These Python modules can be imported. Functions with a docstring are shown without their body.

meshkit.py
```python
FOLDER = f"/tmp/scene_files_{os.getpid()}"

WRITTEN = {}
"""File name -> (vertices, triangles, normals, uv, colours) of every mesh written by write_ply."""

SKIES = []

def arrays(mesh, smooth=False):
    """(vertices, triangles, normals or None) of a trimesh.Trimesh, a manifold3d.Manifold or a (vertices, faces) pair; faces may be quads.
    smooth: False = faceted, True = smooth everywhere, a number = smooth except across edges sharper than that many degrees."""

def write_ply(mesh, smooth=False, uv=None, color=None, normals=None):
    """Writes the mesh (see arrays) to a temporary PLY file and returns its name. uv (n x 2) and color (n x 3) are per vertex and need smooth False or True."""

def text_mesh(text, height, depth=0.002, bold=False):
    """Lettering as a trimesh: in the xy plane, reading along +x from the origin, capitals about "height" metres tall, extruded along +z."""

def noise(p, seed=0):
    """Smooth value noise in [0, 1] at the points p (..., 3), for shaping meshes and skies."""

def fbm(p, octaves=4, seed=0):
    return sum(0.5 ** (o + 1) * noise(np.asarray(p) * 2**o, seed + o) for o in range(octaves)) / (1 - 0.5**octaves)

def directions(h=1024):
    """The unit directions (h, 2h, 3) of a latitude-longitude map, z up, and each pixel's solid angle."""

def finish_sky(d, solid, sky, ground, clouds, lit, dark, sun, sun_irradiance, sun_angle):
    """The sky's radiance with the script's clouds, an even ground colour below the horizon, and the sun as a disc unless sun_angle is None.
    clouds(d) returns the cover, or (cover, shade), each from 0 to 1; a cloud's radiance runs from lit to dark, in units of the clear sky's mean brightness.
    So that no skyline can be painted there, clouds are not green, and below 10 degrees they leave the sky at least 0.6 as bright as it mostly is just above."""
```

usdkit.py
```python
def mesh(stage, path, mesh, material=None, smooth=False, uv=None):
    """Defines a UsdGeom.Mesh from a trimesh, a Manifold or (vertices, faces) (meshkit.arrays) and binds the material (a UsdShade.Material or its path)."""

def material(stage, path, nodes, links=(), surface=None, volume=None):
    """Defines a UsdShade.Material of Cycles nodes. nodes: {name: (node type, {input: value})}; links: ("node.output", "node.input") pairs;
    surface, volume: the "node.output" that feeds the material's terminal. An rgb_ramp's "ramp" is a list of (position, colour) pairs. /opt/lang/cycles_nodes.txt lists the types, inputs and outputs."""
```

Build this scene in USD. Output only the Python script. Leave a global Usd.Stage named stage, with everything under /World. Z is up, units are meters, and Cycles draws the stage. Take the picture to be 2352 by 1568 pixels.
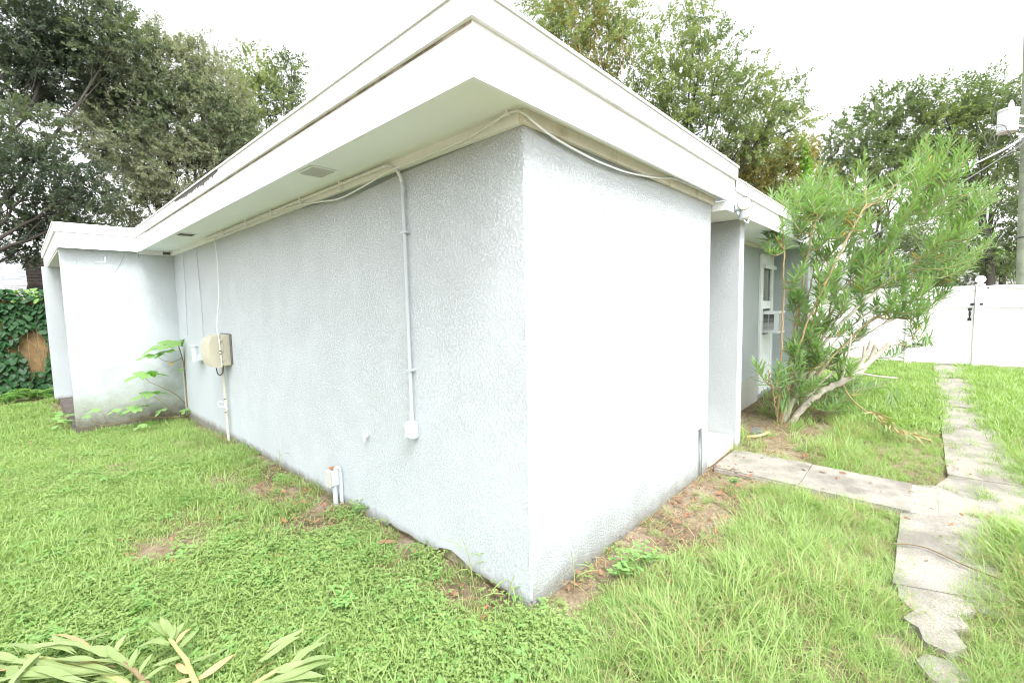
import math, random
import numpy as np, trimesh, usdkit, meshkit
from shapely.geometry import Polygon, Point
from pxr import Usd, UsdGeom, UsdLux, UsdShade, Gf, Sdf, Vt

# ------------------------------------------------------------------ camera, sky, sun, exposure
stage = Usd.Stage.CreateInMemory()
UsdGeom.SetStageUpAxis(stage, 'Z'); UsdGeom.SetStageMetersPerUnit(stage, 1.0)
UsdGeom.Xform.Define(stage, '/World'); UsdGeom.Scope.Define(stage, '/World/Looks')
CAM = np.array([-1.74049, -1.49082, 1.61847])
CR = np.array([0.67397943, -0.73847663, -0.02009969])
CU = np.array([0.07322338, 0.03970499, 0.99652489])
CD = np.array([0.73511228, 0.67310905, -0.08083411])
cam = UsdGeom.Camera.Define(stage, '/World/camera')
mtx = Gf.Matrix4d(*CR, 0, *CU, 0, *(-CD), 0, *CAM, 1)
cam.AddTransformOp().Set(mtx)
cam.CreateFocalLengthAttr(15.842); cam.CreateHorizontalApertureAttr(36.0); cam.CreateVerticalApertureAttr(24.0)
cam.CreateClippingRangeAttr(Gf.Vec2f(0.05, 3000))
cam.CreateExposureAttr(1.3)
SUN_EL, SUN_AZ = math.radians(58), math.radians(196)          # rotation = atan2(x, y) of the direction towards the sun
usdkit.material(stage, '/World/Looks/sky', {
    'sky': ('sky_texture', {'sky_type': 'single_scattering', 'sun_disc': False, 'sun_elevation': SUN_EL, 'sun_rotation': SUN_AZ, 'aerosol_density': 3.0}),
    'hs': ('hsv', {'saturation': 0.10, 'value': 1.3}),
    'tc': ('texture_coordinate', {}), 'mp': ('mapping', {'scale': (1, 1, 2.2)}),
    'n': ('noise_texture', {'scale': 2.2, 'detail': 5, 'roughness': 0.55}),
    'r': ('map_range', {'from_min': 0.3, 'from_max': 0.7, 'to_min': 0.92, 'to_max': 1.1}),
    'mul': ('mix', {'mix_type': 'multiply', 'fac': 1.0}), 'bg': ('background_shader', {'strength': 0.15})},
    [('sky.color', 'hs.color'), ('tc.generated', 'mp.vector'), ('mp.vector', 'n.vector'), ('n.fac', 'r.value'), ('hs.color', 'mul.color1'), ('r.result', 'mul.color2'), ('mul.color', 'bg.color')],
    surface='bg.background')
dome = UsdLux.DomeLight.Define(stage, '/World/sky')
UsdShade.MaterialBindingAPI.Apply(dome.GetPrim()).Bind(UsdShade.Material.Get(stage, '/World/Looks/sky'))
dome.GetPrim().SetCustomDataByKey('kind', 'structure')
dome.GetPrim().SetCustomDataByKey('label', 'pale overcast sky, evenly bright'); dome.GetPrim().SetCustomDataByKey('category', 'sky')
sun = UsdLux.DistantLight.Define(stage, '/World/sun')
sun.CreateIntensityAttr(0.15); sun.CreateAngleAttr(24.0); sun.CreateNormalizeAttr(True); sun.CreateColorAttr(Gf.Vec3f(1.0, 0.96, 0.9))
sdir = Gf.Vec3d(math.cos(SUN_EL) * math.sin(SUN_AZ), math.cos(SUN_EL) * math.cos(SUN_AZ), math.sin(SUN_EL))
sun.AddTransformOp().Set(Gf.Matrix4d().SetRotate(Gf.Rotation(Gf.Vec3d(0, 0, 1), sdir)))

rng = np.random.default_rng(7)
PI = math.pi
FPX = 1035.03                                                       # focal length in pixels of a 2352 wide survey picture

def at(u, v, depth):
    """World point seen at survey pixel (u, v), 'depth' metres along the viewing direction (used once, to measure where things stand)."""
    return CAM + depth * (CD + CR * (u - 1176) / FPX - CU * (v - 784) / FPX)

def on(u, v, axis, val):
    ray = CD + CR * (u - 1176) / FPX - CU * (v - 784) / FPX
    return CAM + (val - CAM[axis]) / ray[axis] * ray

# ------------------------------------------------------------------ prims
used = {}
def numbered(parent, name):
    k = parent + '/' + name
    n = used.get(k, 0); used[k] = n + 1
    return k if n == 0 else f'{k}_{n:03d}'
def path_of(p): return p if isinstance(p, str) else str(p.GetPath())
def tag(p, label=None, cat=None, group=None, kind=None):
    p = p.GetPrim() if hasattr(p, 'GetPrim') else p
    for k, v in (('label', label), ('category', cat), ('group', group), ('kind', kind)):
        if v: p.SetCustomDataByKey(k, v)
    return p
def thing(name, label, cat, loc=(0, 0, 0), group=None, kind=None, rotz=0):
    x = UsdGeom.Xform.Define(stage, numbered('/World', name)); x.AddTranslateOp().Set(Gf.Vec3d(*map(float, loc)))
    if rotz: x.AddRotateZOp().Set(float(rotz))
    return tag(x, label, cat, group, kind)
def obj(name, m, material, parent='/World', smooth=False, loc=None, kind=None, label=None):
    """One Mesh. loc: the parent's world position, subtracted from the mesh's world coordinates."""
    v, f = (m.vertices, m.faces) if isinstance(m, trimesh.Trimesh) else m
    v = np.asarray(v, float)
    if loc is not None: v = v - np.asarray(loc, float)
    p = usdkit.mesh(stage, numbered(path_of(parent), name), (v, np.asarray(f)), material, smooth=smooth)
    if label or kind: tag(p, label, kind=kind)
    return p.GetPrim()

class MB:
    def __init__(s): s.v, s.f, s.n = [], [], 0
    def add(s, m):
        v, f = (m.vertices, m.faces) if isinstance(m, trimesh.Trimesh) else m
        f = np.asarray(f)
        if f.shape[1] == 4: f = np.vstack([f[:, [0, 1, 2]], f[:, [0, 2, 3]]])
        s.v.append(np.asarray(v, float)); s.f.append(f + s.n); s.n += len(v); return s
    def get(s): return np.vstack(s.v), np.vstack(s.f)

def box(x0, x1, y0, y1, z0, z1, ch=0.0):
    if ch <= 0:
        m = trimesh.creation.box([abs(x1 - x0), abs(y1 - y0), abs(z1 - z0)]); m.apply_translation([(x0 + x1) / 2, (y0 + y1) / 2, (z0 + z1) / 2]); return m
    pts = []
    for sx in (0, 1):
        for sy in (0, 1):
            for sz in (0, 1):
                c = np.array([(x0, x1)[sx], (y0, y1)[sy], (z0, z1)[sz]], float); s = np.array([1 - 2 * sx, 1 - 2 * sy, 1 - 2 * sz]) * ch
                for k in range(3):
                    q = c + s; q[k] = c[k]; pts.append(q)
    return trimesh.convex.convex_hull(np.array(pts))

def frames(P):
    P = np.asarray(P, float); T = np.gradient(P, axis=0); T /= np.linalg.norm(T, axis=1, keepdims=True) + 1e-12
    ref = np.array([0, 0, 1.0]) if abs(T[0][2]) < 0.9 else np.array([1.0, 0, 0])
    A = []; a = np.cross(T[0], ref); a /= np.linalg.norm(a)
    for t in T:
        a = a - t * (a @ t); a /= np.linalg.norm(a) + 1e-12; A.append(a)
    A = np.array(A); return T, A, np.cross(T, A)
def tube(P, r, sides=8, cap=True):
    P = np.asarray(P, float); n = len(P); r = np.broadcast_to(r, n)
    T, A, B = frames(P); th = np.arange(sides) * 2 * PI / sides
    v = (P[:, None] + r[:, None, None] * (np.cos(th)[None, :, None] * A[:, None] + np.sin(th)[None, :, None] * B[:, None])).reshape(-1, 3)
    i, j = np.meshgrid(np.arange(n - 1), np.arange(sides), indexing='ij'); a = i * sides + j; b = i * sides + (j + 1) % sides
    f = np.vstack([np.stack([a, b, b + sides], -1).reshape(-1, 3), np.stack([a, b + sides, a + sides], -1).reshape(-1, 3)])
    if cap:
        v = np.vstack([v, P[0], P[-1]]); k = len(v)
        j = np.arange(sides); f = np.vstack([f, np.stack([(j + 1) % sides, j, np.full(sides, k - 2)], 1), np.stack([(n - 1) * sides + j, (n - 1) * sides + (j + 1) % sides, np.full(sides, k - 1)], 1)])
    return v, f
def spline(P, n=24):
    from scipy.interpolate import CubicSpline
    P = np.asarray(P, float)
    if len(P) == 2: return P[0] + np.linspace(0, 1, n)[:, None] * (P[1] - P[0])
    t = np.r_[0, np.cumsum(np.linalg.norm(np.diff(P, axis=0), axis=1) + 1e-6)]
    from scipy.interpolate import PchipInterpolator
    return PchipInterpolator(t, P)(np.linspace(0, t[-1], n))
def lathe(profile, c, sides=20, axis='z'):
    pr = np.asarray(profile, float); th = np.arange(sides) * 2 * PI / sides
    v = np.stack([pr[:, None, 0] * np.cos(th), pr[:, None, 0] * np.sin(th), np.repeat(pr[:, 1:2], sides, 1)], -1).reshape(-1, 3)
    n = len(pr); i, j = np.meshgrid(np.arange(n - 1), np.arange(sides), indexing='ij'); a = i * sides + j; b = i * sides + (j + 1) % sides
    f = np.vstack([np.stack([a, b, b + sides], -1).reshape(-1, 3), np.stack([a, b + sides, a + sides], -1).reshape(-1, 3)])
    if axis == 'x': v = v[:, [2, 0, 1]]
    if axis == 'y': v = v[:, [1, 2, 0]]
    return v + np.asarray(c, float), f
def extrude(poly, z0, z1):
    m = trimesh.creation.extrude_polygon(poly if isinstance(poly, Polygon) else Polygon(poly), z1 - z0, engine='earcut'); m.apply_translation([0, 0, z0]); return m

# ------------------------------------------------------------------ materials
def L(n): return '/World/Looks/' + n
def mat(name, col, rough=0.6, var=0.12, scale=6.0, bump=0.0, bscale=60.0, spec=0.4, dark=None, dirt=0.0, metal=0.0, dscale=2.0):
    """Painted or plain surface: base colour that wanders by noise, optional second colour in patches (wear), optional bump."""
    c = np.array(col, float); nodes = {
        'g': ('geometry', {}), 'n': ('noise_texture', {'scale': scale, 'detail': 4}),
        'r': ('rgb_ramp', {'ramp': [(0.3, c * (1 - var)), (0.7, np.minimum(c * (1 + var), 0.95))]}),
        'p': ('principled_bsdf', {'roughness': rough, 'specular_ior_level': spec, 'metallic': metal})}
    links = [('g.position', 'n.vector'), ('n.fac', 'r.fac')]; last = 'r.color'
    if dirt > 0:
        nodes |= {'n2': ('noise_texture', {'scale': dscale, 'detail': 7, 'roughness': 0.65}), 'm2': ('map_range', {'from_min': 0.62 - 0.25 * dirt, 'from_max': 0.78 - 0.2 * dirt, 'to_max': 0.8, 'clamp': True}), 'mx': ('mix', {'color2': dark})}
        links += [('g.position', 'n2.vector'), ('n2.fac', 'm2.value'), ('m2.result', 'mx.fac'), (last, 'mx.color1')]; last = 'mx.color'
    links += [(last, 'p.base_color')]
    if bump > 0:
        nodes |= {'n3': ('noise_texture', {'scale': bscale, 'detail': 5, 'roughness': 0.6}), 'b': ('bump', {'strength': 0.8, 'distance': bump})}
        links += [('g.position', 'n3.vector'), ('n3.fac', 'b.height'), ('b.normal', 'p.normal')]
    usdkit.material(stage, L(name), nodes, links, surface='p.BSDF'); return L(name)

def leafmat(name, cols, trans=0.35, rough=0.45, nscale=1.3, tint=None, spec=0.4):
    """Leaf: colour by island and by a slow noise in space; light passes through."""
    t = np.array(tint if tint is not None else np.mean(np.array(cols), 0) * np.array([1.25, 1.3, 0.7]))
    usdkit.material(stage, L(name), {
        'g': ('geometry', {}), 'n': ('noise_texture', {'scale': nscale, 'detail': 2}), 'oi': ('object_info', {}),
        'a1': ('math', {'math_type': 'multiply_add', 'value2': 0.5, 'value3': -0.12}), 'a2': ('math', {'math_type': 'multiply_add', 'value2': 0.55}), 'a3': ('math', {'math_type': 'multiply_add', 'value2': 0.16}),
        'r': ('rgb_ramp', {'ramp': [(i / (len(cols) - 1), c) for i, c in enumerate(cols)]}),
        'p': ('principled_bsdf', {'roughness': rough, 'specular_ior_level': spec}), 't': ('translucent_bsdf', {}), 'tm': ('mix', {'mix_type': 'multiply', 'fac': 1.0, 'color2': t / max(t) * 1.15}), 'm': ('mix_closure', {'fac': trans})},
        [('g.position', 'n.vector'), ('g.random_per_island', 'a1.value1'), ('n.fac', 'a2.value1'), ('a1.value', 'a2.value3'), ('oi.random', 'a3.value1'), ('a2.value', 'a3.value3'), ('a3.value', 'r.fac'), ('r.color', 'p.base_color'), ('r.color', 'tm.color1'), ('tm.color', 't.color'), ('p.BSDF', 'm.closure1'), ('t.BSDF', 'm.closure2')],
        surface='m.closure'); return L(name)

def stucco(name, col, stain, stain_h, stain2=None, h2=0.5, streak=None, bump=0.0044):
    """Sprayed stucco: two sizes of relief; soil splash with a ragged upper edge near the ground."""
    c = np.array(col)
    nodes = {'g': ('geometry', {}), 's': ('separate_xyz', {}),
        'n': ('noise_texture', {'scale': 1.1, 'detail': 5, 'roughness': 0.6}), 'r': ('rgb_ramp', {'ramp': [(0.3, c * 0.98), (0.7, c * 1.015)]}),
        'n1': ('noise_texture', {'scale': 72, 'detail': 4, 'roughness': 0.65, 'distortion': 0.5}), 'r1': ('map_range', {'from_min': 0.44, 'from_max': 0.58, 'clamp': True, 'range_type': 'smoothstep'}),
        'n2': ('noise_texture', {'scale': 150, 'detail': 2}), 'nn': ('noise_texture', {'scale': 3.0, 'detail': 2}), 'mm': ('map_range', {'from_min': 0.35, 'from_max': 0.6, 'to_min': 0.75, 'clamp': True}), 'mk': ('math', {'math_type': 'multiply'}),
        'h': ('math', {'math_type': 'multiply_add', 'value2': 0.25}),
        'b': ('bump', {'strength': 1.0, 'distance': bump}),
        'n4': ('noise_texture', {'scale': 7, 'detail': 8, 'roughness': 0.7}), 'zz': ('math', {'math_type': 'multiply_add', 'value2': -1.0 / stain_h}), 'm4': ('map_range', {'from_min': 0.0, 'from_max': 0.55, 'to_max': 0.85, 'clamp': True}), 'mx': ('mix', {'color2': stain}),
        'p': ('principled_bsdf', {'roughness': 0.75, 'specular_ior_level': 0.3})}
    links = [('g.position', 'n.vector'), ('n.fac', 'r.fac'), ('g.position', 's.vector'), ('g.position', 'n1.vector'), ('g.position', 'n2.vector'), ('g.position', 'nn.vector'), ('nn.fac', 'mm.value'), ('n1.fac', 'r1.value'), ('r1.result', 'mk.value1'), ('mm.result', 'mk.value2'), ('n2.fac', 'h.value1'), ('mk.value', 'h.value3'), ('h.value', 'b.height'), ('b.normal', 'p.normal'),
        ('g.position', 'n4.vector'), ('s.z', 'zz.value1'), ('n4.fac', 'zz.value3'), ('zz.value', 'm4.value'), ('m4.result', 'mx.fac'), ('r.color', 'mx.color1')]
    last = 'mx.color'
    if stain2:
        nodes |= {'n5': ('noise_texture', {'scale': 2.6, 'detail': 8, 'roughness': 0.7}), 'z5': ('math', {'math_type': 'multiply_add', 'value2': -0.6 / h2}), 'm5': ('map_range', {'from_min': 0.0, 'from_max': 0.4, 'to_max': 0.55, 'clamp': True}), 'x5': ('mix', {'color2': stain2})}
        links += [('g.position', 'n5.vector'), ('s.z', 'z5.value1'), ('n5.fac', 'z5.value3'), ('z5.value', 'm5.value'), ('m5.result', 'x5.fac'), ('r.color', 'x5.color1'), ('x5.color', 'mx.color1')]
    if streak:      # (x centre, half width, top z): one run-down streak
        xc, hw, zt = streak
        nodes |= {'w1': ('math', {'math_type': 'subtract', 'value2': xc}), 'w2': ('math', {'math_type': 'absolute'}), 'w3': ('math', {'math_type': 'less_than', 'value2': hw}), 'w4': ('math', {'math_type': 'less_than', 'value2': zt}),
            'mp': ('mapping', {'scale': (60, 60, 3)}), 'n6': ('noise_texture', {'scale': 1.0, 'detail': 3}), 'm6': ('map_range', {'from_min': 0.36, 'from_max': 0.55, 'to_max': 0.9, 'clamp': True}), 'k1': ('math', {'math_type': 'multiply'}), 'k2': ('math', {'math_type': 'multiply'}), 'x6': ('mix', {'color2': (0.07, 0.068, 0.06)})}
        links += [('s.x', 'w1.value1'), ('w1.value', 'w2.value1'), ('w2.value', 'w3.value1'), ('s.z', 'w4.value1'), ('w3.value', 'k1.value1'), ('w4.value', 'k1.value2'), ('g.position', 'mp.vector'), ('mp.vector', 'n6.vector'), ('n6.fac', 'm6.value'), ('m6.result', 'k2.value1'), ('k1.value', 'k2.value2'), ('k2.value', 'x6.fac'), (last, 'x6.color1')]; last = 'x6.color'
    links += [(last, 'p.base_color')]
    usdkit.material(stage, L(name), nodes, links, surface='p.BSDF'); return L(name)

WALLC = (0.51, 0.556, 0.582)
M = dict(
    stucco=stucco('stucco', WALLC, (0.17, 0.15, 0.11), 0.16),
    stucco_right=stucco('stucco_right', WALLC, (0.2, 0.195, 0.16), 0.22, (0.24, 0.245, 0.23), 0.5, streak=(2.45, 0.055, 0.44)),
    stucco_wing=stucco('stucco_wing', WALLC, (0.08, 0.06, 0.035), 0.5, (0.16, 0.19, 0.075), 1.05),
    block=mat('block', (0.4, 0.36, 0.24), 0.9, 0.25, 14, 0.004, 50, dark=(0.09, 0.08, 0.04), dirt=0.9, dscale=8),
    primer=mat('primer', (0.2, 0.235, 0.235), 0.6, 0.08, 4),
    white=mat('white_paint', (0.75, 0.785, 0.80), 0.45, 0.02, 3, dark=(0.5, 0.5, 0.44), dirt=0.12),
    white_old=mat('white_paint_old', (0.73, 0.76, 0.765), 0.5, 0.03, 3, dark=(0.4, 0.4, 0.28), dirt=0.22, dscale=3),
    rust=mat('rusty_paint', (0.6, 0.55, 0.46), 0.7, 0.1, 6, dark=(0.07, 0.045, 0.03), dirt=1.2, dscale=6),
    drip=mat('drip_edge', (0.62, 0.65, 0.65), 0.35, 0.04, 3, metal=0.0),
    soffit=mat('soffit_paint', (0.74, 0.785, 0.765), 0.7, 0.02, 2, 0.0008, 90),
    ledger=mat('ledger_paint', (0.64, 0.64, 0.55), 0.6, 0.08, 5, dark=(0.4, 0.37, 0.24), dirt=0.35, dscale=5),
    roofing=mat('roofing', (0.22, 0.22, 0.2), 0.9, 0.2, 8),
    cable=mat('white_cable', (0.68, 0.715, 0.70), 0.45, 0.05, 20),
    conduit=mat('painted_conduit', (0.455, 0.505, 0.53), 0.4, 0.03, 10),
    beige=mat('beige_plastic', (0.40, 0.38, 0.295), 0.5, 0.04, 10),
    cream_pipe=mat('cream_pipe', (0.52, 0.51, 0.44), 0.5, 0.05, 8),
    black=mat('black_rubber', (0.02, 0.02, 0.022), 0.45, 0.1, 10),
    grey_dark=mat('dark_grey', (0.11, 0.11, 0.11), 0.6, 0.2, 20),
    grille=mat('grille', (0.32, 0.33, 0.33), 0.5, 0.1, 20),
    vent_dark=mat('vent_dark', (0.09, 0.085, 0.075), 0.8, 0.2, 40),
    vent=mat('vent_screen', (0.42, 0.42, 0.39), 0.6, 0.1, 60, 0.001, 400),
    tile=mat('cream_tile', (0.52, 0.48, 0.39), 0.25, 0.04, 3, dark=(0.4, 0.35, 0.28), dirt=0.3, dscale=5),
    grout=mat('grout', (0.3, 0.28, 0.24), 0.9, 0.15, 20),
    slab_side=mat('stained_slab', (0.1, 0.085, 0.075), 0.9, 0.3, 9),
    concrete=mat('concrete', (0.29, 0.272, 0.235), 0.85, 0.3, 110, 0.003, 130, dark=(0.14, 0.13, 0.11), dirt=0.6, dscale=3.5),
    concrete2=mat('concrete_weathered', (0.31, 0.29, 0.255), 0.85, 0.35, 120, 0.003, 150, dark=(0.15, 0.14, 0.12), dirt=0.8, dscale=2.6),
    vinyl=mat('white_vinyl', (0.8, 0.81, 0.81), 0.3, 0.015, 2, dark=(0.62, 0.63, 0.58), dirt=0.1),
    iron=mat('black_iron', (0.025, 0.026, 0.03), 0.4, 0.1, 10),
    glass_dark=mat('lamp_glass', (0.5, 0.5, 0.42), 0.15, 0.15, 25, spec=0.6),
    cedar=mat('cedar', (0.27, 0.17, 0.07), 0.8, 0.25, 5, 0.002, 30, dark=(0.11, 0.08, 0.04), dirt=0.6, dscale=4),
    bark=mat('bark', (0.055, 0.049, 0.042), 0.95, 0.35, 9, 0.02, 14, dark=(0.05, 0.045, 0.035), dirt=0.8, dscale=4),
    bark_pale=mat('oleander_bark', (0.42, 0.385, 0.32), 0.8, 0.2, 14, 0.004, 40, dark=(0.2, 0.16, 0.11), dirt=0.5, dscale=9),
    bark_brown=mat('oleander_twig', (0.3, 0.22, 0.12), 0.75, 0.2, 14),
    cut_wood=mat('cut_wood', (0.5, 0.36, 0.2), 0.8, 0.15, 30),
    green_stem=mat('green_stem', (0.3, 0.33, 0.12), 0.5, 0.15, 14),
    brown_stem=mat('brown_stem', (0.2, 0.15, 0.08), 0.7, 0.2, 14),
    pole=mat('treated_pole', (0.2, 0.235, 0.17), 0.85, 0.2, 5, 0.006, 22, dark=(0.12, 0.13, 0.1), dirt=0.5),
    tank=mat('grey_enamel', (0.62, 0.65, 0.67), 0.35, 0.02, 3),
    wire=mat('aluminium_wire', (0.4, 0.41, 0.42), 0.4, 0.05, 10),
    shingle_a=mat('shingle_a', (0.44, 0.45, 0.46), 0.9, 0.12, 20, 0.002, 200),
    shingle_b=mat('shingle_b', (0.33, 0.34, 0.36), 0.9, 0.12, 20, 0.002, 200),
    shingle_brown=mat('shingle_brown', (0.075, 0.06, 0.05), 0.95, 0.35, 12, 0.004, 60),
    shed_wall=mat('shed_wall', (0.2, 0.12, 0.06), 0.8, 0.25, 6),
    mulch=mat('mulch', (0.14, 0.085, 0.05), 0.95, 0.4, 30),
    grey_wall=mat('far_grey_wall', (0.28, 0.28, 0.27), 0.8, 0.1, 3),
    blinds=mat('blinds', (0.75, 0.75, 0.72), 0.5, 0.04, 6),
)
usdkit.material(stage, L('pane'), {'t': ('transparent_bsdf', {'color': (0.85, 0.88, 0.86)}), 'g': ('glossy_bsdf', {'roughness': 0.02}), 'f': ('fresnel', {'IOR': 1.5}), 'm': ('mix_closure', {})},
    [('f.fac', 'm.fac'), ('t.BSDF', 'm.closure1'), ('g.BSDF', 'm.closure2')], surface='m.closure'); M['pane'] = L('pane')
usdkit.material(stage, L('soil'), {'g': ('geometry', {}), 'n': ('noise_texture', {'scale': 1.7, 'detail': 6, 'roughness': 0.6}), 'n2': ('noise_texture', {'scale': 45, 'detail': 6, 'roughness': 0.7}),
    'r': ('rgb_ramp', {'ramp': [(0.3, (0.12, 0.09, 0.06)), (0.5, (0.22, 0.17, 0.115)), (0.62, (0.30, 0.245, 0.18)), (0.75, (0.17, 0.16, 0.085))]}),
    'r2': ('map_range', {'from_min': 0.25, 'from_max': 0.75, 'to_min': 0.55, 'to_max': 1.45}), 'mx': ('mix', {'mix_type': 'multiply', 'fac': 1.0}), 'b': ('bump', {'strength': 0.9, 'distance': 0.02}), 'p': ('principled_bsdf', {'roughness': 0.95, 'specular_ior_level': 0.1})},
    [('g.position', 'n.vector'), ('g.position', 'n2.vector'), ('n.fac', 'r.fac'), ('n2.fac', 'r2.value'), ('r.color', 'mx.color1'), ('r2.result', 'mx.color2'), ('mx.color', 'p.base_color'), ('n2.fac', 'b.height'), ('b.normal', 'p.normal')], surface='p.BSDF'); M['soil'] = L('soil')
LM = dict(
    lawn=leafmat('lawn_blade', [(0.165, 0.245, 0.07), (0.25, 0.355, 0.115), (0.345, 0.435, 0.17), (0.47, 0.44, 0.24)], 0.3, 0.5, 1.1),
    tall=leafmat('tall_blade', [(0.20, 0.295, 0.085), (0.30, 0.415, 0.15), (0.41, 0.50, 0.22), (0.56, 0.54, 0.35)], 0.3, 0.45, 1.0),
    dry=leafmat('dry_blade', [(0.3, 0.24, 0.12), (0.42, 0.36, 0.2), (0.5, 0.45, 0.28)], 0.2, 0.6),
    clover=leafmat('ground_cover', [(0.175, 0.26, 0.075), (0.265, 0.36, 0.115), (0.37, 0.45, 0.17)], 0.25, 0.45, 2.0),
    oak=leafmat('oak_leaf', [(0.075, 0.098, 0.06), (0.14, 0.17, 0.10), (0.23, 0.255, 0.15)], 0.32, 0.4, 0.5),
    dark=leafmat('dark_leaf', [(0.035, 0.05, 0.034), (0.065, 0.085, 0.055), (0.12, 0.145, 0.09)], 0.25, 0.35, 0.6),
    olive=leafmat('olive_leaf', [(0.16, 0.18, 0.12), (0.25, 0.265, 0.175), (0.37, 0.37, 0.26)], 0.3, 0.4, 0.6),
    mid=leafmat('mid_leaf', [(0.165, 0.205, 0.09), (0.26, 0.305, 0.14), (0.38, 0.41, 0.21)], 0.4, 0.45, 0.4),
    warm=leafmat('warm_leaf', [(0.19, 0.19, 0.075), (0.30, 0.29, 0.11), (0.40, 0.28, 0.12)], 0.35, 0.5, 0.5),
    lime=leafmat('lime_leaf', [(0.14, 0.25, 0.04), (0.22, 0.34, 0.06)], 0.3, 0.5),
    far=leafmat('far_leaf', [(0.11, 0.15, 0.075), (0.17, 0.215, 0.10), (0.25, 0.295, 0.15)], 0.34, 0.5, 0.25),
    oleander=leafmat('oleander_leaf', [(0.15, 0.235, 0.10), (0.255, 0.35, 0.165), (0.40, 0.48, 0.28)], 0.34, 0.35, 1.2),
    yellow=leafmat('yellow_leaf', [(0.5, 0.32, 0.06), (0.6, 0.42, 0.12)], 0.25, 0.5),
    vine=leafmat('vine_leaf', [(0.025, 0.075, 0.03), (0.045, 0.11, 0.04), (0.10, 0.2, 0.05)], 0.22, 0.4, 1.6),
    fern=leafmat('fern_leaf', [(0.12, 0.24, 0.05), (0.2, 0.34, 0.08)], 0.25, 0.5),
    weed=leafmat('weed_leaf', [(0.17, 0.31, 0.09), (0.25, 0.40, 0.13)], 0.3, 0.45),
    strap=leafmat('strap_leaf', [(0.16, 0.23, 0.08), (0.28, 0.34, 0.15), (0.42, 0.45, 0.27)], 0.2, 0.4, 3.0),
    strap_brown=leafmat('strap_leaf_brown', [(0.45, 0.28, 0.14), (0.52, 0.38, 0.22)], 0.15, 0.6, 3.0),
    litter=leafmat('litter_leaf', [(0.16, 0.09, 0.05), (0.3, 0.18, 0.1), (0.45, 0.33, 0.2)], 0.1, 0.7, 3.0),
    rusty=leafmat('rusty_fallen_leaf', [(0.3, 0.12, 0.06), (0.45, 0.22, 0.11)], 0.1, 0.5, 3.0),
    palm=leafmat('palm_leaf', [(0.09, 0.13, 0.05), (0.15, 0.2, 0.08)], 0.2, 0.45),
)

# ------------------------------------------------------------------ ground
def gz(x, y):
    """Ground height: level by the near corner, falling a little towards the wing at the left."""
    t = np.clip((np.asarray(y, float) - 3.5) / 4.0, 0, 1); return -0.1 * t * t * (3 - 2 * t) * (np.asarray(x, float) < 1.5)
ax = np.r_[-400, -150, -60, -25, np.arange(-12, 16.01, 0.25), 22, 40, 80, 160, 400]
ay = np.r_[-400, -150, -60, -25, -14, np.arange(-8, 14.01, 0.25), 20, 40, 80, 160, 400]
X, Y = np.meshgrid(ax, ay, indexing='ij')
Z = gz(X, Y) + 0.03 * (meshkit.fbm(np.stack([X * 0.9, Y * 0.9, X * 0], -1), 3, 3) - 0.5) * ((np.abs(X) < 16) & (np.abs(Y) < 14))
Z = Z - 0.012
i, j = np.meshgrid(np.arange(len(ax) - 1), np.arange(len(ay) - 1), indexing='ij'); a = i * len(ay) + j
q = np.stack([a, a + len(ay), a + len(ay) + 1, a + 1], -1).reshape(-1, 4)
tag(obj('ground', (np.stack([X, Y, Z], -1).reshape(-1, 3), q), M['soil'], smooth=True), 'brown sandy soil under the lawn and along the house', 'ground', kind='structure')

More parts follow.
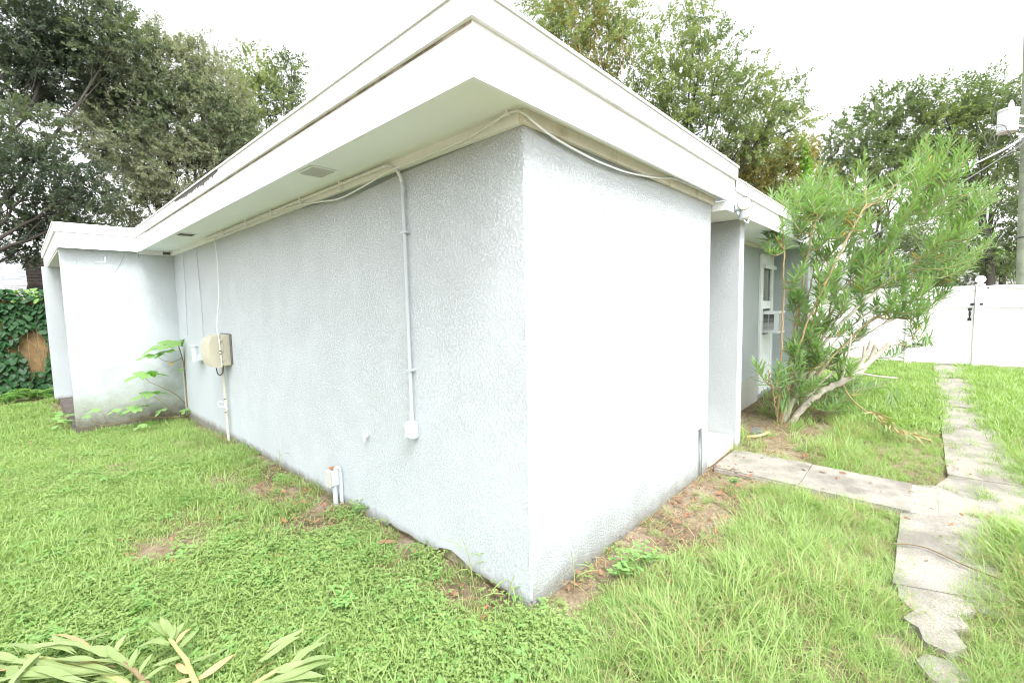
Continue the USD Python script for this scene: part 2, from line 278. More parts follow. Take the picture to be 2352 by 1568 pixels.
# walkway: concrete slabs, one path along the house to the gate and a short branch to the porch step
def wob(x): return 0.02 * math.sin(3.1 * x) + 0.015 * math.sin(7.3 * x + 1)
walk = thing('walkway', 'concrete garden walkway of separate slabs leading to the white gate', 'path', (0, 0, 0), kind='structure')
def slab(poly, z, m, tilt=(0, 0)):
    pg = Polygon(poly).buffer(-0.018).buffer(0.0165).segmentize(0.08)
    c = np.array(pg.exterior.coords)[:-1]; c = c + 0.014 * (np.stack([meshkit.noise(np.column_stack([c * 6, c[:, 0] * 0 + q])) for q in (1.5, 7.5)], 1) - 0.5)
    e = extrude(Polygon(c), -0.08, z)
    v = np.array(e.vertices); top = v[:, 2] > 0; c = v.mean(0); v[top, 2] += (v[top, 0] - c[0]) * tilt[0] + (v[top, 1] - c[1]) * tilt[1]
    obj('slab', (v, e.faces), m, walk)
YL, YR = -1.38, -2.2
joints = [(0.85, 0.95), (1.45, 1.62), (2.56, 2.82), (3.78, 3.8), (5.0, 5.03), (6.1, 6.12), (7.3, 7.3), (8.55, 8.55), (9.85, 9.85), (11.2, 11.2), (12.5, 12.5), (13.6, 13.6)]
for k in range(len(joints) - 1):
    a0, b0 = joints[k]; a1, b1 = joints[k + 1]
    yl, yr = ((-1.47, -1.70), (-1.42, -1.88))[k] if k < 2 else (-1.478 if k == 2 else -1.70, YR)
    if k > 2: yl = -1.70
    zt = 0.022 + 0.008 * math.sin(k * 2.3); tl = (0.006 * math.sin(k), 0.008 * math.cos(2 * k)); mm = M['concrete2'] if k in (0, 1, 2, 4) else M['concrete']
    if k == 0:                                                       # the near end has broken into pieces
        slab([(1.452, -1.44), (1.56, -1.73), (1.43, -1.745), (1.34, -1.68), (1.25, -1.72), (1.18, -1.66), (1.07, -1.70), (0.97, -1.64), (0.99, -1.55), (1.09, -1.53), (1.13, -1.47), (1.23, -1.51), (1.33, -1.45)], zt, mm, tl)
        slab([(0.92, -1.55), (0.95, -1.65), (0.86, -1.71), (0.8, -1.65), (0.72, -1.66), (0.74, -1.57), (0.83, -1.52)], zt - 0.012, mm, (-0.05, 0.05))
    elif k == 2: slab([(a0, yl), (3.34, yl), (3.42, -1.62), (a1, -1.71), (b1, yr), (b0, yr)], zt, mm, tl)
    else: slab([(a0, yl), (a1, yl), (b1, yr), (b0, yr)], zt, mm, tl)
slab([(2.68, -0.05), (3.34, -0.05), (3.34, -0.75), (2.66, -0.75)], 0.03, M['concrete'])
slab([(2.66, -0.752), (3.34, -0.752), (3.32, -1.474), (2.64, -1.474)], 0.026, M['concrete2'])
obj('joint_bed', box(1.46, 3.42, -1.85, -1.63, -0.06, 0.014), M['grout'], walk); obj('joint_bed', box(3.43, 13.5, -1.98, -1.77, -0.06, 0.014), M['grout'], walk); obj('joint_bed', box(2.66, 3.33, -1.6285, -0.06, -0.06, 0.014), M['grout'], walk)

# ------------------------------------------------------------------ house
H = 2.5
house = thing('house', 'pale blue-grey stucco bungalow with flat roof and wide white fascia', 'house')
def hp(name, m, material, **k): return obj(name, m, material, house, **k)
def xz(poly, y0, y1):           # polygon in (x, z) extruded along y
    e = extrude(poly, 0, 1); v = np.array(e.vertices); return np.stack([v[:, 0], y0 + (y1 - y0) * v[:, 2], v[:, 1]], 1), e.faces[:, ::-1]
def yz(poly, x0, x1):           # polygon in (y, z) extruded along x
    e = extrude(poly, 0, 1); v = np.array(e.vertices); return np.stack([x0 + (x1 - x0) * v[:, 2], v[:, 0], v[:, 1]], 1), e.faces
# left wall skin with its broken lower edge; concrete block shows behind
ys = np.r_[0.012, np.arange(0.06, 2.0, 0.03), 2.4, 3.2, 4.5, 6, 7.4]
def low(y):
    n = meshkit.noise(np.array([y * 9, 0.3, 0.7]))
    z = -0.09
    if 0.16 < y < 1.36: z = 0.012 + 0.028 * n
    if 0.50 < y < 0.80: z = 0.035 + 0.04 * max(0.0, 1 - abs(y - 0.66) / 0.15) ** 0.7 + 0.012 * n
    if 1.33 < y < 1.5: z = 0.05 - 0.6 * (y - 1.33)
    if y < 0.05: z = 0.03
    return z
hp('stucco_wall', yz([(y, low(y)) for y in ys] + [(7.4, H + 0.06), (0.012, H + 0.06)], 0, 0.0298), M['stucco'])
hp('stucco_wall', xz([(0.012, -0.1), (2.64, -0.1), (2.64, H + 0.06), (0.012, H + 0.06)], 0, 0.03), M['stucco_right'])
th = np.linspace(0, PI / 2, 6); prof = [(0.012 - 0.012 * math.cos(t), 0.012 - 0.012 * math.sin(t)) for t in th]
zs = np.r_[0.035, np.arange(0.1, H + 0.05, 0.03)]
cv = np.array([[p + np.array([1, 1]) * 0.004 * (meshkit.noise(np.array([z * 11, k * 0.4, 0])) - 0.5) for k, p in enumerate(np.array(prof))] for z in zs])
cv = np.concatenate([cv, np.broadcast_to(zs[:, None, None], (len(zs), 6, 1))], 2).reshape(-1, 3)
i, j = np.meshgrid(np.arange(len(zs) - 1), np.arange(5), indexing='ij'); a = i * 6 + j
hp('corner_bead', (cv, np.stack([a, a + 6, a + 7, a + 1], -1).reshape(-1, 4)), M['stucco'], smooth=True)
hp('block_wall', box(0.03, 2.62, 0.03, 7.5, -0.3, H + 0.04), M['block'])
e = trimesh.creation.icosphere(3, 1.0); v = np.array(e.vertices) * [0.022, 0.022, 0.05]; v *= 1 + 0.5 * (meshkit.noise(v * 60)[:, None] - 0.5)
hp('broken_corner', (v + [0.024, 0.026, 0.0], e.faces), M['block'], smooth=True)
# wing at the far left
hp('stucco_wall', xz([(-1.291, -0.2), (0.0, -0.2), (0.0, H + 0.07), (-1.291, H + 0.07)], 7.38, 7.53), M['stucco_wing'], label='end wall of the wing with green mould and brown soil splash')
hp('stucco_wall', xz([(-1.38, 0.02), (0.6, 0.02), (0.6, H), (-1.38, H)], 10.6, 10.75), M['stucco'])
hp('porch_slab', box(-1.32, 0.0, 7.54, 11.2, -0.3, 0.015), M['slab_side'], label='dark stained edge of the rear porch slab')
hp('soffit', box(-1.29, -0.455, 7.267, 7.379, 2.54, 2.555), M['soffit'])
hp('soffit', box(-1.30, 0.6, 7.54, 11.5, H, H + 0.03), M['soffit'])
# eaves
def seg(p, q, n0, n1, t, z0, z1):
    """Board from p to q (outer face), n0/n1: inner offset points for mitres, thickness t inside."""
    return extrude(Polygon([p, q, n1, n0]), z0, z1)
def boards(name, line, t, z0, z1, mats):
    line = [np.array(p, float) for p in line]; inn = []
    for k, p in enumerate(line):
        o = np.zeros(2)
        for a0, b0 in ((k - 1, k), (k, k + 1)):
            if 0 <= a0 and b0 < len(line):
                dd = line[b0] - line[a0]; dd /= np.linalg.norm(dd); nn = np.array([dd[1], -dd[0]])
                if np.abs(o @ nn) < 0.5: o = o + nn
        inn.append(p + o * t)
    for k in range(len(line) - 1):
        hp(name, extrude(Polygon([line[k], line[k + 1], inn[k + 1], inn[k]]).buffer(0), z0[k] if np.ndim(z0) else z0, z1), mats[k])
lo = [(2.87, -0.134), (-0.453, -0.134), (-0.453, 7.246), (-1.311, 7.246), (-1.311, 11.6)]
up = [(2.89, -0.156), (-0.475, -0.156), (-0.475, 7.224), (-1.333, 7.224), (-1.333, 11.62)]
tp = [(2.895, -0.166), (-0.485, -0.166), (-0.485, 7.214), (-1.343, 7.214), (-1.343, 11.63)]
boards('fascia', lo, 0.02, 2.523, 2.742, [M['white'], M['white'], M['white'], M['white']])
boards('fascia_trim', up, 0.03, 2.738, 2.846, [M['white'], M['white_old'], M['white_old'], M['white_old']])
boards('drip_edge', tp, 0.05, 2.846, 2.862, [M['drip'], M['drip'], M['white_old'], M['white_old']])
hp('trim_gap', box(-0.4535, -0.4545, -0.13, 6.6, 2.727, 2.7375), M['rust'], label='rust-brown line of rot under the trim of the left eave')
r2 = np.random.default_rng(9); yy = np.arange(3.1, 4.7, 0.02)      # rotten, rust streaked patch on the upper trim far along the left eave
zz = 2.826 - 0.03 * np.sin(PI * (yy - 3.1) / 1.6) * r2.uniform(0.2, 1.2, len(yy)) - 0.03 * (r2.uniform(size=len(yy)) < 0.12)
hp('rotten_patch', yz([(y, max(2.745, z)) for y, z in zip(yy, zz)] + [(4.7, 2.8455), (3.1, 2.8455)], -0.4765, -0.4755), M['vent_dark'], label='dark rotten streaks along the top of the left trim')
hp('roof', extrude(Polygon([(-0.44, -0.12), (2.85, -0.12), (2.85, 0.5), (11, 0.5), (11, 11.5), (-1.3, 11.5), (-1.3, 7.26), (-0.44, 7.26)]), 2.80, 2.85), M['roofing'])
hp('soffit', extrude(Polygon([(-0.433, -0.114), (2.85, -0.114), (2.85, 0.03), (0.03, 0.03), (0.03, 7.38), (-0.433, 7.38)]), 2.562, 2.58), M['soffit'])
hp('ledger_board', box(-0.03, -0.002, 0.0, 7.379, 2.497, 2.562), M['soffit'])
hp('ledger_board', box(-0.03, 2.66, -0.03, -0.002, 2.497, 2.562), M['ledger'], label='yellowed trim board under the right eave')
hp('ledger_board', box(-0.453, -0.031, 7.34, 7.379, 2.497, 2.561), M['white_old'])
hp('rotten_patch', box(-0.14, -0.05, 7.332, 7.339, 2.51, 2.55), M['vent_dark'])
cr = np.array([(-0.05, 2.515), (0.06, 2.499), (0.25, 2.477), (0.44, 2.462), (0.65, 2.453), (0.88, 2.455), (1.24, 2.478), (1.6, 2.496)])
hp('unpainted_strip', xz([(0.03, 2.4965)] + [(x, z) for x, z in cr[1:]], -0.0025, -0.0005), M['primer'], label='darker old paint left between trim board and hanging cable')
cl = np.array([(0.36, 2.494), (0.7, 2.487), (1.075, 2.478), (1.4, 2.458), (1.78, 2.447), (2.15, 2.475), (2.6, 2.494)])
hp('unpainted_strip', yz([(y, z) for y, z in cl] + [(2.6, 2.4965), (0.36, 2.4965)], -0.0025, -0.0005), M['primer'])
def vent(y, dark):
    p = Point(0, 0).buffer(0.065, 8); p = Polygon([(-0.06, -0.09), (0.06, -0.09), (0.06, 0.09), (-0.06, 0.09)]).buffer(0.02)
    from shapely import affinity
    p = affinity.translate(p, -0.275, y)
    fr = p.buffer(0.012).difference(p)
    e = trimesh.creation.extrude_polygon(fr, 0.008, engine='earcut'); e.apply_translation([0, 0, 2.553])
    o = hp('soffit_vent', extrude(p, 2.557, 2.5615), M['vent_dark'] if dark else M['vent'])
    obj('frame', e, M['soffit'], o)
vent(1.64, False); vent(5.24, True)
# lower roof over the porch and the right part
for k, (nm, y, z0, z1, m) in enumerate([('fascia', -0.134, 2.44, 2.64, M['white']), ('fascia_trim', -0.156, 2.637, 2.742, M['white']), ('drip_edge', -0.164, 2.742, 2.755, M['drip'])]):
    hp(nm, box(2.896 if k else 2.872, 11.0, y, y + 0.02, z0, z1), m)
hp('fascia', box(2.66, 2.871, -0.133, -0.114, 2.44, 2.52), M['white'])
hp('fascia', box(2.66, 2.679, -0.113, 0.0, 2.44, 2.52), M['white'])
hp('soffit', box(2.68, 11.0, -0.113, 0.6, 2.475, 2.49), M['soffit'])
hp('soffit', box(2.64, 3.5, 0.601, 1.4, 2.475, 2.49), M['soffit'])
hp('ledger_board', box(3.652, 7.25, 0.44, 0.468, 2.415, 2.475), M['ledger'])
# porch opening, fin wall
hp('stucco_wall', box(3.5, 3.65, -0.015, 1.4, -0.1, 2.475, 0.008), M['stucco'], label='narrow fin wall beside the porch opening')
hp('stucco_wall', box(2.64, 3.65, 1.4, 1.5, -0.1, 2.55), M['stucco'])
hp('porch_slab', box(2.642, 3.498, 0.012, 1.39, -0.2, 0.118), M['grout'], label='raised porch floor faced with cream tiles')
pslab = stage.GetPrimAtPath('/World/house/porch_slab_001')
for k in range(3):
    for r in range(4):
        x0, y0 = 2.644 + 0.2845 * k, 0.002 + 0.345 * r
        obj('tile', box(x0 + 0.002, x0 + 0.2825, y0 + 0.002, y0 + 0.343, 0.119, 0.13 + 0.0006 * ((k + r) % 2), 0.002), M['tile'], pslab)
for k, (x0, x1) in enumerate([(2.645, 2.70), (2.704, 2.90), (2.91, 3.17), (3.182, 3.44)]):
    obj('riser_tile', box(x0, x1, 0.0 - 0.001 * (k % 2), 0.011, 0.0 if k else 0.02, 0.1175, 0.002), M['tile'], pslab)
# window wall, return wall and rear of the right part
OX0, OX1, OZ0, OZ1 = 6.36, 6.92, 1.0, 2.2
for bx in ((3.651, OX0, -0.1, 2.475), (OX1, 7.25, -0.1, 2.475), (OX0, OX1, OZ1, 2.475), (OX0, OX1, -0.1, OZ0)):
    hp('stucco_wall', box(bx[0], bx[1], 0.47, 0.62, bx[2], bx[3]), M['stucco'])
hp('stucco_wall', box(7.25, 7.4, -0.03, 0.62, -0.1, 2.475, 0.008), M['stucco'])
hp('stucco_wall', box(7.401, 11.0, 0.47, 0.62, -0.1, 2.475), M['stucco'])
hp('foundation', box(3.652, 6.24, 0.455, 0.469, -0.1, 0.42), M['vent'], label='bare grey strip along the foot of the window wall')
win = hp('window', box(OX0, OX1, 0.75, 0.76, OZ0, OZ1), M['grey_dark'])
for bx in ((6.24, OX0 + 0.02, 0.10, 2.345), (OX1 - 0.02, 7.02, 0.10, 2.345)): obj('frame', box(bx[0], bx[1], 0.435, 0.469, bx[2], bx[3], 0.004), M['white'], win)
obj('frame', box(OX0 + 0.021, OX1 - 0.021, 0.436, 0.469, 2.19, 2.344), M['white'], win)
obj('sash', box(OX0 + 0.021, OX1 - 0.021, 0.448, 0.48, 1.47, 1.60, 0.003), M['white'], win)
obj('filler_panel', box(OX0 + 0.021, OX1 - 0.021, 0.446, 0.469, 0.12, 1.05), M['white'], win)
obj('head_flashing', box(6.33, 7.04, 0.395, 0.434, 2.12, 2.18, 0.004), M['white'], win)
obj('pane', (np.array([[OX0 + 0.02, 0.472, 1.6], [OX1 - 0.02, 0.472, 1.6], [OX1 - 0.02, 0.472, 2.19], [OX0 + 0.02, 0.472, 2.19]]), np.array([[0, 1, 2, 3]])), M['pane'], win)
bl = MB()
for k in range(24): bl.add(box(OX0 + 0.02, OX1 - 0.04, 0.484, 0.492, 1.6 + 0.025 * k, 1.6 + 0.025 * k + 0.02))
obj('blind', bl.get(), M['blinds'], win)

# ------------------------------------------------------------------ fittings on the walls
loc = (6.42, 0.47, 1.09)
ac = thing('air_conditioner', 'white window air conditioner with slatted side, sticking out below the window pane', 'air conditioner', loc)
x0, x1, y0, z0, z1 = 6.42, 6.82, 0.21, 1.08, 1.43
obj('body', box(x0 + 0.012, x1, y0 + 0.012, 0.5, z0, z1, 0.008), M['white'], ac, loc=loc)
obj('coil_panel', box(x0 + 0.03, x1 - 0.03, y0 + 0.005, y0 + 0.0115, z0 + 0.03, z1 - 0.03), M['grille'], ac, loc=loc)
for zz in (z0 + 0.0, z1 - 0.028): obj('rim', box(x0, x1 + 0.002, y0, y0 + 0.02, zz, zz + 0.028, 0.003), M['white'], ac, loc=loc)
for c in range(2):
    ya = 0.285 + 0.078 * c
    obj('vent_backing', box(x0 + 0.009, x0 + 0.0118, ya, ya + 0.07, z0 + 0.045, z1 - 0.045), M['grey_dark'], ac, loc=loc)
    for k in range(14):
        obj('slat', box(x0 - 0.002, x0 + 0.0085, ya, ya + 0.07, z0 + 0.05 + 0.0195 * k, z0 + 0.061 + 0.0185 * k), M['white'], ac, loc=loc)

loc = (-0.02, 4.95, 0.98)
nb = thing('utility_box', 'beige plastic telephone box with rounded cover on the left wall', 'utility box', loc)
fp = Polygon([(-0.21, 0.95), (-0.235, 1.05), (-0.235, 1.2), (-0.20, 1.30), (-0.13, 1.33), (-0.1, 1.33), (-0.1, 0.93), (-0.17, 0.93)])
def xzbody(poly, y0, y1):
    v, f = xz(poly, y0, y1); return v, f
m = trimesh.Trimesh(*xzbody(fp, 4.80, 5.13)); m.merge_vertices()
obj('cover', m, M['beige'], nb, loc=loc, smooth=30)
obj('back_box', box(-0.099, -0.004, 4.79, 5.14, 0.945, 1.325, 0.01), M['beige'], nb, loc=loc)
obj('back_plate', box(-0.012, -0.001, 4.74, 5.17, 0.96, 1.335, 0.004), M['grey_dark'], nb, loc=loc)
obj('label_plate', box(-0.2365, -0.235, 4.90, 5.03, 1.08, 1.16), M['beige'], nb, loc=loc)
for zz, hh in ((1.25, 0.03), (1.12, 0.10), (1.0, 0.03)): obj('latch', box(-0.125, -0.08, 4.782, 4.799, zz, zz + hh, 0.005), M['beige'], nb, loc=loc)
obj('cable_loop', tube(spline([(-0.14, 4.92, 0.95), (-0.13, 4.93, 0.86), (-0.1, 4.95, 0.82), (-0.06, 4.97, 0.85), (-0.05, 4.99, 0.95)]), 0.006, 6), M['black'], nb, loc=loc, smooth=True)

loc = (-0.04, 5.0, 0)
cp = thing('drop_pipe', 'cream plastic pipe running from the beige box down into the grass', 'pipe', loc)
obj('pipe', tube([(-0.05, 5.0, 0.95), (-0.045, 5.0, 0.5), (-0.04, 5.0, -0.1)], 0.016, 12), M['cream_pipe'], cp, loc=loc, smooth=40)
for zz in (0.93, 0.50, 0.33): obj('clamp', tube([(-0.048, 5.0, zz), (-0.048, 5.0, zz + 0.012)], 0.0175, 12), M['grey_dark'], cp, loc=loc)
obj('hook', tube(spline([(-0.07, 5.0, 0.47), (-0.09, 5.07, 0.47), (-0.1, 5.12, 0.43), (-0.09, 5.09, 0.4), (-0.07, 4.99, 0.41), (-0.06, 4.88, 0.395)]), 0.007, 6), M['cable'], cp, loc=loc, smooth=True)

loc = (0, 6.1, 0.9)
mb = thing('meter_box', 'small pale grey box with capped lid nearest the inner corner', 'junction box', loc)
obj('body', box(-0.10, -0.001, 6.03, 6.24, 0.90, 1.12, 0.006), M['conduit'], mb, loc=loc)
obj('lid', box(-0.112, -0.001, 6.02, 6.25, 1.121, 1.145, 0.004), M['conduit'], mb, loc=loc)
obj('fitting', tube([(-0.05, 5.965, 0.94), (-0.05, 5.965, 1.0), (-0.05, 5.965, 1.02)], [0.042, 0.042, 0.03], 14), M['conduit'], mb, loc=loc, smooth=40)
obj('pipe', tube([(-0.05, 5.965, 1.02), (-0.05, 5.965, 1.17)], 0.022, 10), M['conduit'], mb, loc=loc, smooth=40)

loc = (-0.03, 1.0, 0.8)
cd = thing('conduit', 'painted metal conduit from the eave down to the outlet on the left wall', 'conduit', loc)
pts = spline([(-0.045, 5.38, 2.535), (-0.045, 3.4, 2.537), (-0.045, 1.6, 2.54), (-0.045, 1.16, 2.54)], 20)
el = [(-0.045 + 0.018 * math.sin(t), 1.16 - 0.16 * math.sin(t), 2.38 + 0.16 * math.cos(t)) for t in np.linspace(0, PI / 2, 9)]
obj('pipe', tube(np.vstack([pts, el[1:-1]]), 0.011, 12), M['cable'], cd, loc=loc, smooth=True)
obj('pipe', tube([el[-2], el[-1], (-0.025, 0.998, 2.2), (-0.025, 0.993, 0.86)], 0.011, 12), M['conduit'], cd, loc=loc, smooth=True)
for zz in (2.34, 0.862): obj('coupling', tube([(-0.025, 0.997, zz), (-0.025, 0.997, zz + 0.05)], 0.0142, 12), M['conduit'], cd, loc=loc, smooth=40)
for zz in (2.09, 1.2): obj('strap', box(-0.039, -0.001, 0.965, 1.022, zz, zz + 0.011), M['conduit'], cd, loc=loc)
for yy in (4.6, 3.8, 3.1, 2.45, 1.75): obj('strap', box(-0.063, -0.028, yy, yy + 0.018, 2.50, 2.561), M['soffit'], cd, loc=loc)
loc = (0, 1.0, 0.75)
ob = thing('outlet_box', 'pale outlet box at the lower end of the long conduit', 'outlet box', loc)
obj('body', box(-0.055, -0.001, 0.955, 1.035, 0.75, 0.861, 0.007), M['conduit'], ob, loc=loc)
obj('cover', box(-0.066, -0.0555, 0.962, 1.028, 0.757, 0.854, 0.004), M['conduit'], ob, loc=loc)
loc = (0, 1.606, 0.62)
tag(obj('pipe_stub', tube(spline([(0.0, 1.606, 0.648), (-0.025, 1.606, 0.648), (-0.036, 1.606, 0.635), (-0.036, 1.606, 0.605)], 12), 0.014, 10), M['conduit'], smooth=True), 'tiny painted pipe elbow sticking out of the left wall', 'pipe')
loc = (-0.06, 2.08, 0)
gb = thing('outlet_box', 'weathered outlet box on a short pipe standing in the grass by the wall', 'outlet box', loc)
obj('pipe', tube([(-0.06, 2.08, -0.05), (-0.062, 2.08, 0.08), (-0.066, 2.085, 0.16)], 0.019, 12), M['conduit'], gb, loc=loc, smooth=40)
obj('pipe', tube([(-0.018, 2.06, -0.05), (-0.018, 2.06, 0.26)], 0.016, 10), M['conduit'], gb, loc=loc, smooth=40)
obj('body', box(-0.105, -0.036, 2.05, 2.13, 0.155, 0.285, 0.006), M['conduit'], gb, loc=loc)
obj('cover', box(-0.118, -0.1055, 2.045, 2.135, 0.15, 0.287, 0.004), M['vent'], gb, loc=loc)
obj('coupling', tube([(-0.065, 2.083, 0.135), (-0.065, 2.083, 0.155)], 0.023, 12), M['conduit'], gb, loc=loc)
obj('conduit_elbow', tube(spline([(-0.06, 2.08, 0.285), (-0.045, 2.07, 0.30), (-0.025, 2.065, 0.298), (-0.018, 2.06, 0.26)], 10), 0.012, 8), M['conduit'], gb, loc=loc, smooth=True)
obj('dead_leaf', box(-0.09, -0.04, 2.07, 2.13, 0.296, 0.299), LM['rusty'], gb, loc=loc)

c1 = spline([(-0.05, 5.0, 2.52), (-0.055, 4.2, 2.518), (-0.055, 3.38, 2.520), (-0.055, 2.9, 2.515), (-0.05, 2.47, 2.500), (-0.045, 2.1, 2.468), (-0.045, 1.78, 2.441), (-0.05, 1.4, 2.465), (-0.062, 1.075, 2.492), (-0.055, 0.7, 2.500), (-0.05, 0.4, 2.508), (-0.055, 0.15, 2.535), (-0.056, 0.05, 2.55), (-0.055, -0.03, 2.54), (-0.02, -0.05, 2.515)] + [(x, -0.03, z) for x, z in cr[2:6]] + [(1.24, -0.036, 2.482), (1.5, -0.045, 2.515), (1.71, -0.045, 2.55), (2.2, -0.045, 2.556), (2.64, -0.045, 2.548)], 160)
ec = thing('eave_cable', 'white cable sagging along the eaves and round the house corner', 'cable', (0, 0, 2.5))
obj('cable', tube(c1, 0.0062, 8), M['cable'], ec, loc=(0, 0, 2.5), smooth=True)
for p in ((-0.055, 0.05, 2.552), (1.71, -0.043, 2.552), (-0.055, 3.4, 2.52), (-0.055, 4.4, 2.518)): obj('clip', box(p[0] - 0.012, p[0] + 0.01, p[1] - 0.01, p[1] + 0.01, p[2] - 0.012, p[2] + 0.012, 0.003), M['cable'], ec, loc=(0, 0, 2.5))
vc = thing('drop_cable', 'white cable hanging straight down the left wall to the beige box', 'cable', (0, 4.97, 2.5))
obj('cable', tube(spline([(-0.05, 4.975, 2.52), (-0.03, 4.975, 2.2), (-0.045, 4.97, 1.8), (-0.11, 4.9, 1.4), (-0.125, 4.785, 1.3), (-0.12, 4.775, 1.1), (-0.11, 4.785, 0.96), (-0.09, 4.9, 0.93)], 40), 0.0065, 8), M['cable'], vc, loc=(0, 4.97, 2.5), smooth=True)
for zz in (1.13, 1.09): obj('band', tube([(-0.12, 4.776, zz), (-0.12, 4.776, zz + 0.012)], 0.009, 8), M['black'], vc, loc=(0, 4.97, 2.5))
tag(obj('thin_wire', tube(spline([(-0.012, 5.98, 2.49), (-0.012, 5.95, 2.1), (-0.012, 5.93, 1.7), (-0.015, 5.96, 1.16)], 14), 0.0045, 6), M['conduit'], smooth=True), 'thin painted wire running down to the small capped box', 'wire')
tag(obj('thin_wire', tube(spline([tuple(on(420, 580, 0, -0.012)), tuple(on(424, 640, 0, -0.012)), tuple(on(427, 700, 0, -0.012)), tuple(on(430, 770, 0, -0.012))], 14), 0.0045, 6), M['conduit'], smooth=True), 'thin wire ending on the wall closest to the inner corner', 'wire')
lw = MB(); r2 = np.random.default_rng(5)
p0 = np.array([-0.62, 7.20, 2.66]); P = [p0]
for k in range(26): P.append(np.array([-0.62 - 0.5 * k / 25 + 0.012 * r2.normal(), 7.212 + 0.004 * r2.normal(), 2.655 + 0.02 * math.sin(k * 0.5) + 0.012 * r2.normal()]))
lw.add(tube(P, 0.003, 5)); lw.add(tube(spline([(-0.47, 7.19, 2.66), (-0.45, 7.2, 2.56), (-0.46, 7.2, 2.48), (-0.455, 7.2, 2.42)]), 0.003, 5)); lw.add(tube(spline([(-0.62, 7.205, 2.55), (-0.63, 7.2, 2.44), (-0.66, 7.21, 2.36), (-0.74, 7.25, 2.2)]), 0.0022, 5))
tag(obj('loose_wire', lw.get(), M['grey_dark'], smooth=True), 'tangled loose wire hanging on the white fascia of the wing', 'wire')
tag(obj('wire_scrap', tube(spline([(-0.83, 7.26, 2.42), (-0.84, 7.26, 2.35), (-0.87, 7.26, 2.345), (-0.92, 7.26, 2.35)]), 0.006, 6), M['cable'], smooth=True), 'bent white scrap dangling below the wing fascia', 'scrap')

loc = (2.87, -0.15, 2.50)
fl = thing('floodlight', 'double security floodlight on the corner of the white fascia', 'floodlight', loc)
obj('junction_box', box(2.86, 2.96, -0.20, -0.14, 2.455, 2.535, 0.008), M['conduit'], fl, loc=loc)
def lamp(c, axis, r, ln, mm):
    c, axis = np.array(c, float), np.array(axis, float); axis /= np.linalg.norm(axis)
    o = obj('lamp_head', tube([c - axis * ln, c - axis * ln * 0.6, c - axis * 0.02, c], [0.02, 0.032, r * 0.97, r], 18, cap=False), M['conduit'], fl, loc=loc, smooth=40)
    obj('lens', tube([c - axis * 0.012, c + axis * 0.0, c + axis * 0.008, c + axis * 0.012], [r * 0.96, r * 0.93, r * 0.7, 0.01], 18), M['glass_dark'], o, loc=loc, smooth=True)
lamp((2.80, -0.24, 2.495), (-0.85, -0.55, -0.08), 0.062, 0.12, None)
lamp((2.93, -0.21, 2.385), (0.1, -0.25, -0.95), 0.056, 0.10, None)
obj('cable', tube(spline([(2.96, -0.17, 2.45), (3.05, -0.16, 2.40), (3.2, -0.15, 2.385), (3.35, -0.13, 2.42), (3.4, -0.11, 2.47)]), 0.008, 6), M['cable'], fl, loc=loc, smooth=True)

# ------------------------------------------------------------------ white vinyl fence and gate at the end of the path (plane x = 12.8)
FX = 12.8
def post(name, y, parent, loc):
    obj(name, box(FX - 0.065, FX + 0.065, y - 0.065, y + 0.065, -0.1, 1.84, 0.006), M['vinyl'], parent, loc=loc)
    prof = [(0.085, 1.84), (0.085, 1.865), (0.055, 1.875), (0.045, 1.90), (0.07, 1.915), (0.085, 1.95), (0.088, 1.98), (0.075, 2.02), (0.045, 2.05), (0.0, 2.058)]
    obj('cap', lathe(prof, (FX, y, 0), 20), M['vinyl'], parent, loc=loc, smooth=40)
def panel(parent, ya, yb, loc):
    n = max(1, round((yb - ya) / 0.28)); w = (yb - ya) / n
    for k in range(n): obj('board', box(FX - 0.012, FX + 0.012, ya + w * k + 0.0015, ya + w * (k + 1) - 0.0015, 0.10, 1.75, 0.003), M['vinyl'], parent, loc=loc)
    for z0, z1 in ((0.06, 0.385), (1.345, 1.40), (1.745, 1.835)): obj('rail', box(FX - 0.03, FX + 0.03, ya, yb, z0, z1, 0.005), M['vinyl'], parent, loc=loc)
loc = (FX, -5, 0)
vf = thing('vinyl_fence', 'white vinyl privacy fence right of the gate', 'fence', loc)
for y in (-2.39, -4.8, -7.2, -9.6): post('post', y, vf, loc)
for ya, yb in ((-4.73, -2.46), (-7.13, -4.87), (-9.53, -7.27)): panel(vf, ya, yb, loc)
obj('hook', box(FX - 0.05, FX - 0.02, -2.53, -2.50, 1.77, 1.80, 0.004), M['iron'], vf, loc=loc)
loc = (FX, 0, 0)
vf2 = thing('vinyl_fence', 'white vinyl fence section between gate and house, behind the oleander', 'fence', loc)
for y in (-1.24, 1.1): post('post', y, vf2, loc)
for ya, yb in ((-1.17, 1.03), (1.17, 3.4)): panel(vf2, ya, yb, loc)
loc = (FX, -1.8, 0)
gt = thing('gate', 'white vinyl gate with black handle and latch at the end of the path', 'gate', loc)
ya, yb = -2.315, -1.315
for k in range(4): obj('board', box(FX - 0.012, FX + 0.012, ya + 0.25 * k + 0.0015, ya + 0.25 * (k + 1) - 0.0015, 0.10, 1.75, 0.003), M['vinyl'], gt, loc=loc)
for z0, z1 in ((0.055, 0.40), (1.345, 1.40), (1.745, 1.835)): obj('rail', box(FX - 0.032, FX + 0.032, ya, yb, z0, z1, 0.005), M['vinyl'], gt, loc=loc)
hd = obj('handle', tube(spline([(FX - 0.02, -2.25, 1.30), (FX - 0.06, -2.25, 1.28), (FX - 0.07, -2.25, 1.2), (FX - 0.06, -2.25, 1.12), (FX - 0.02, -2.25, 1.10)], 12), [0.012] * 3 + [0.016, 0.02, 0.021, 0.02, 0.016] + [0.012] * 4, 8), M['iron'], gt, loc=loc, smooth=True)
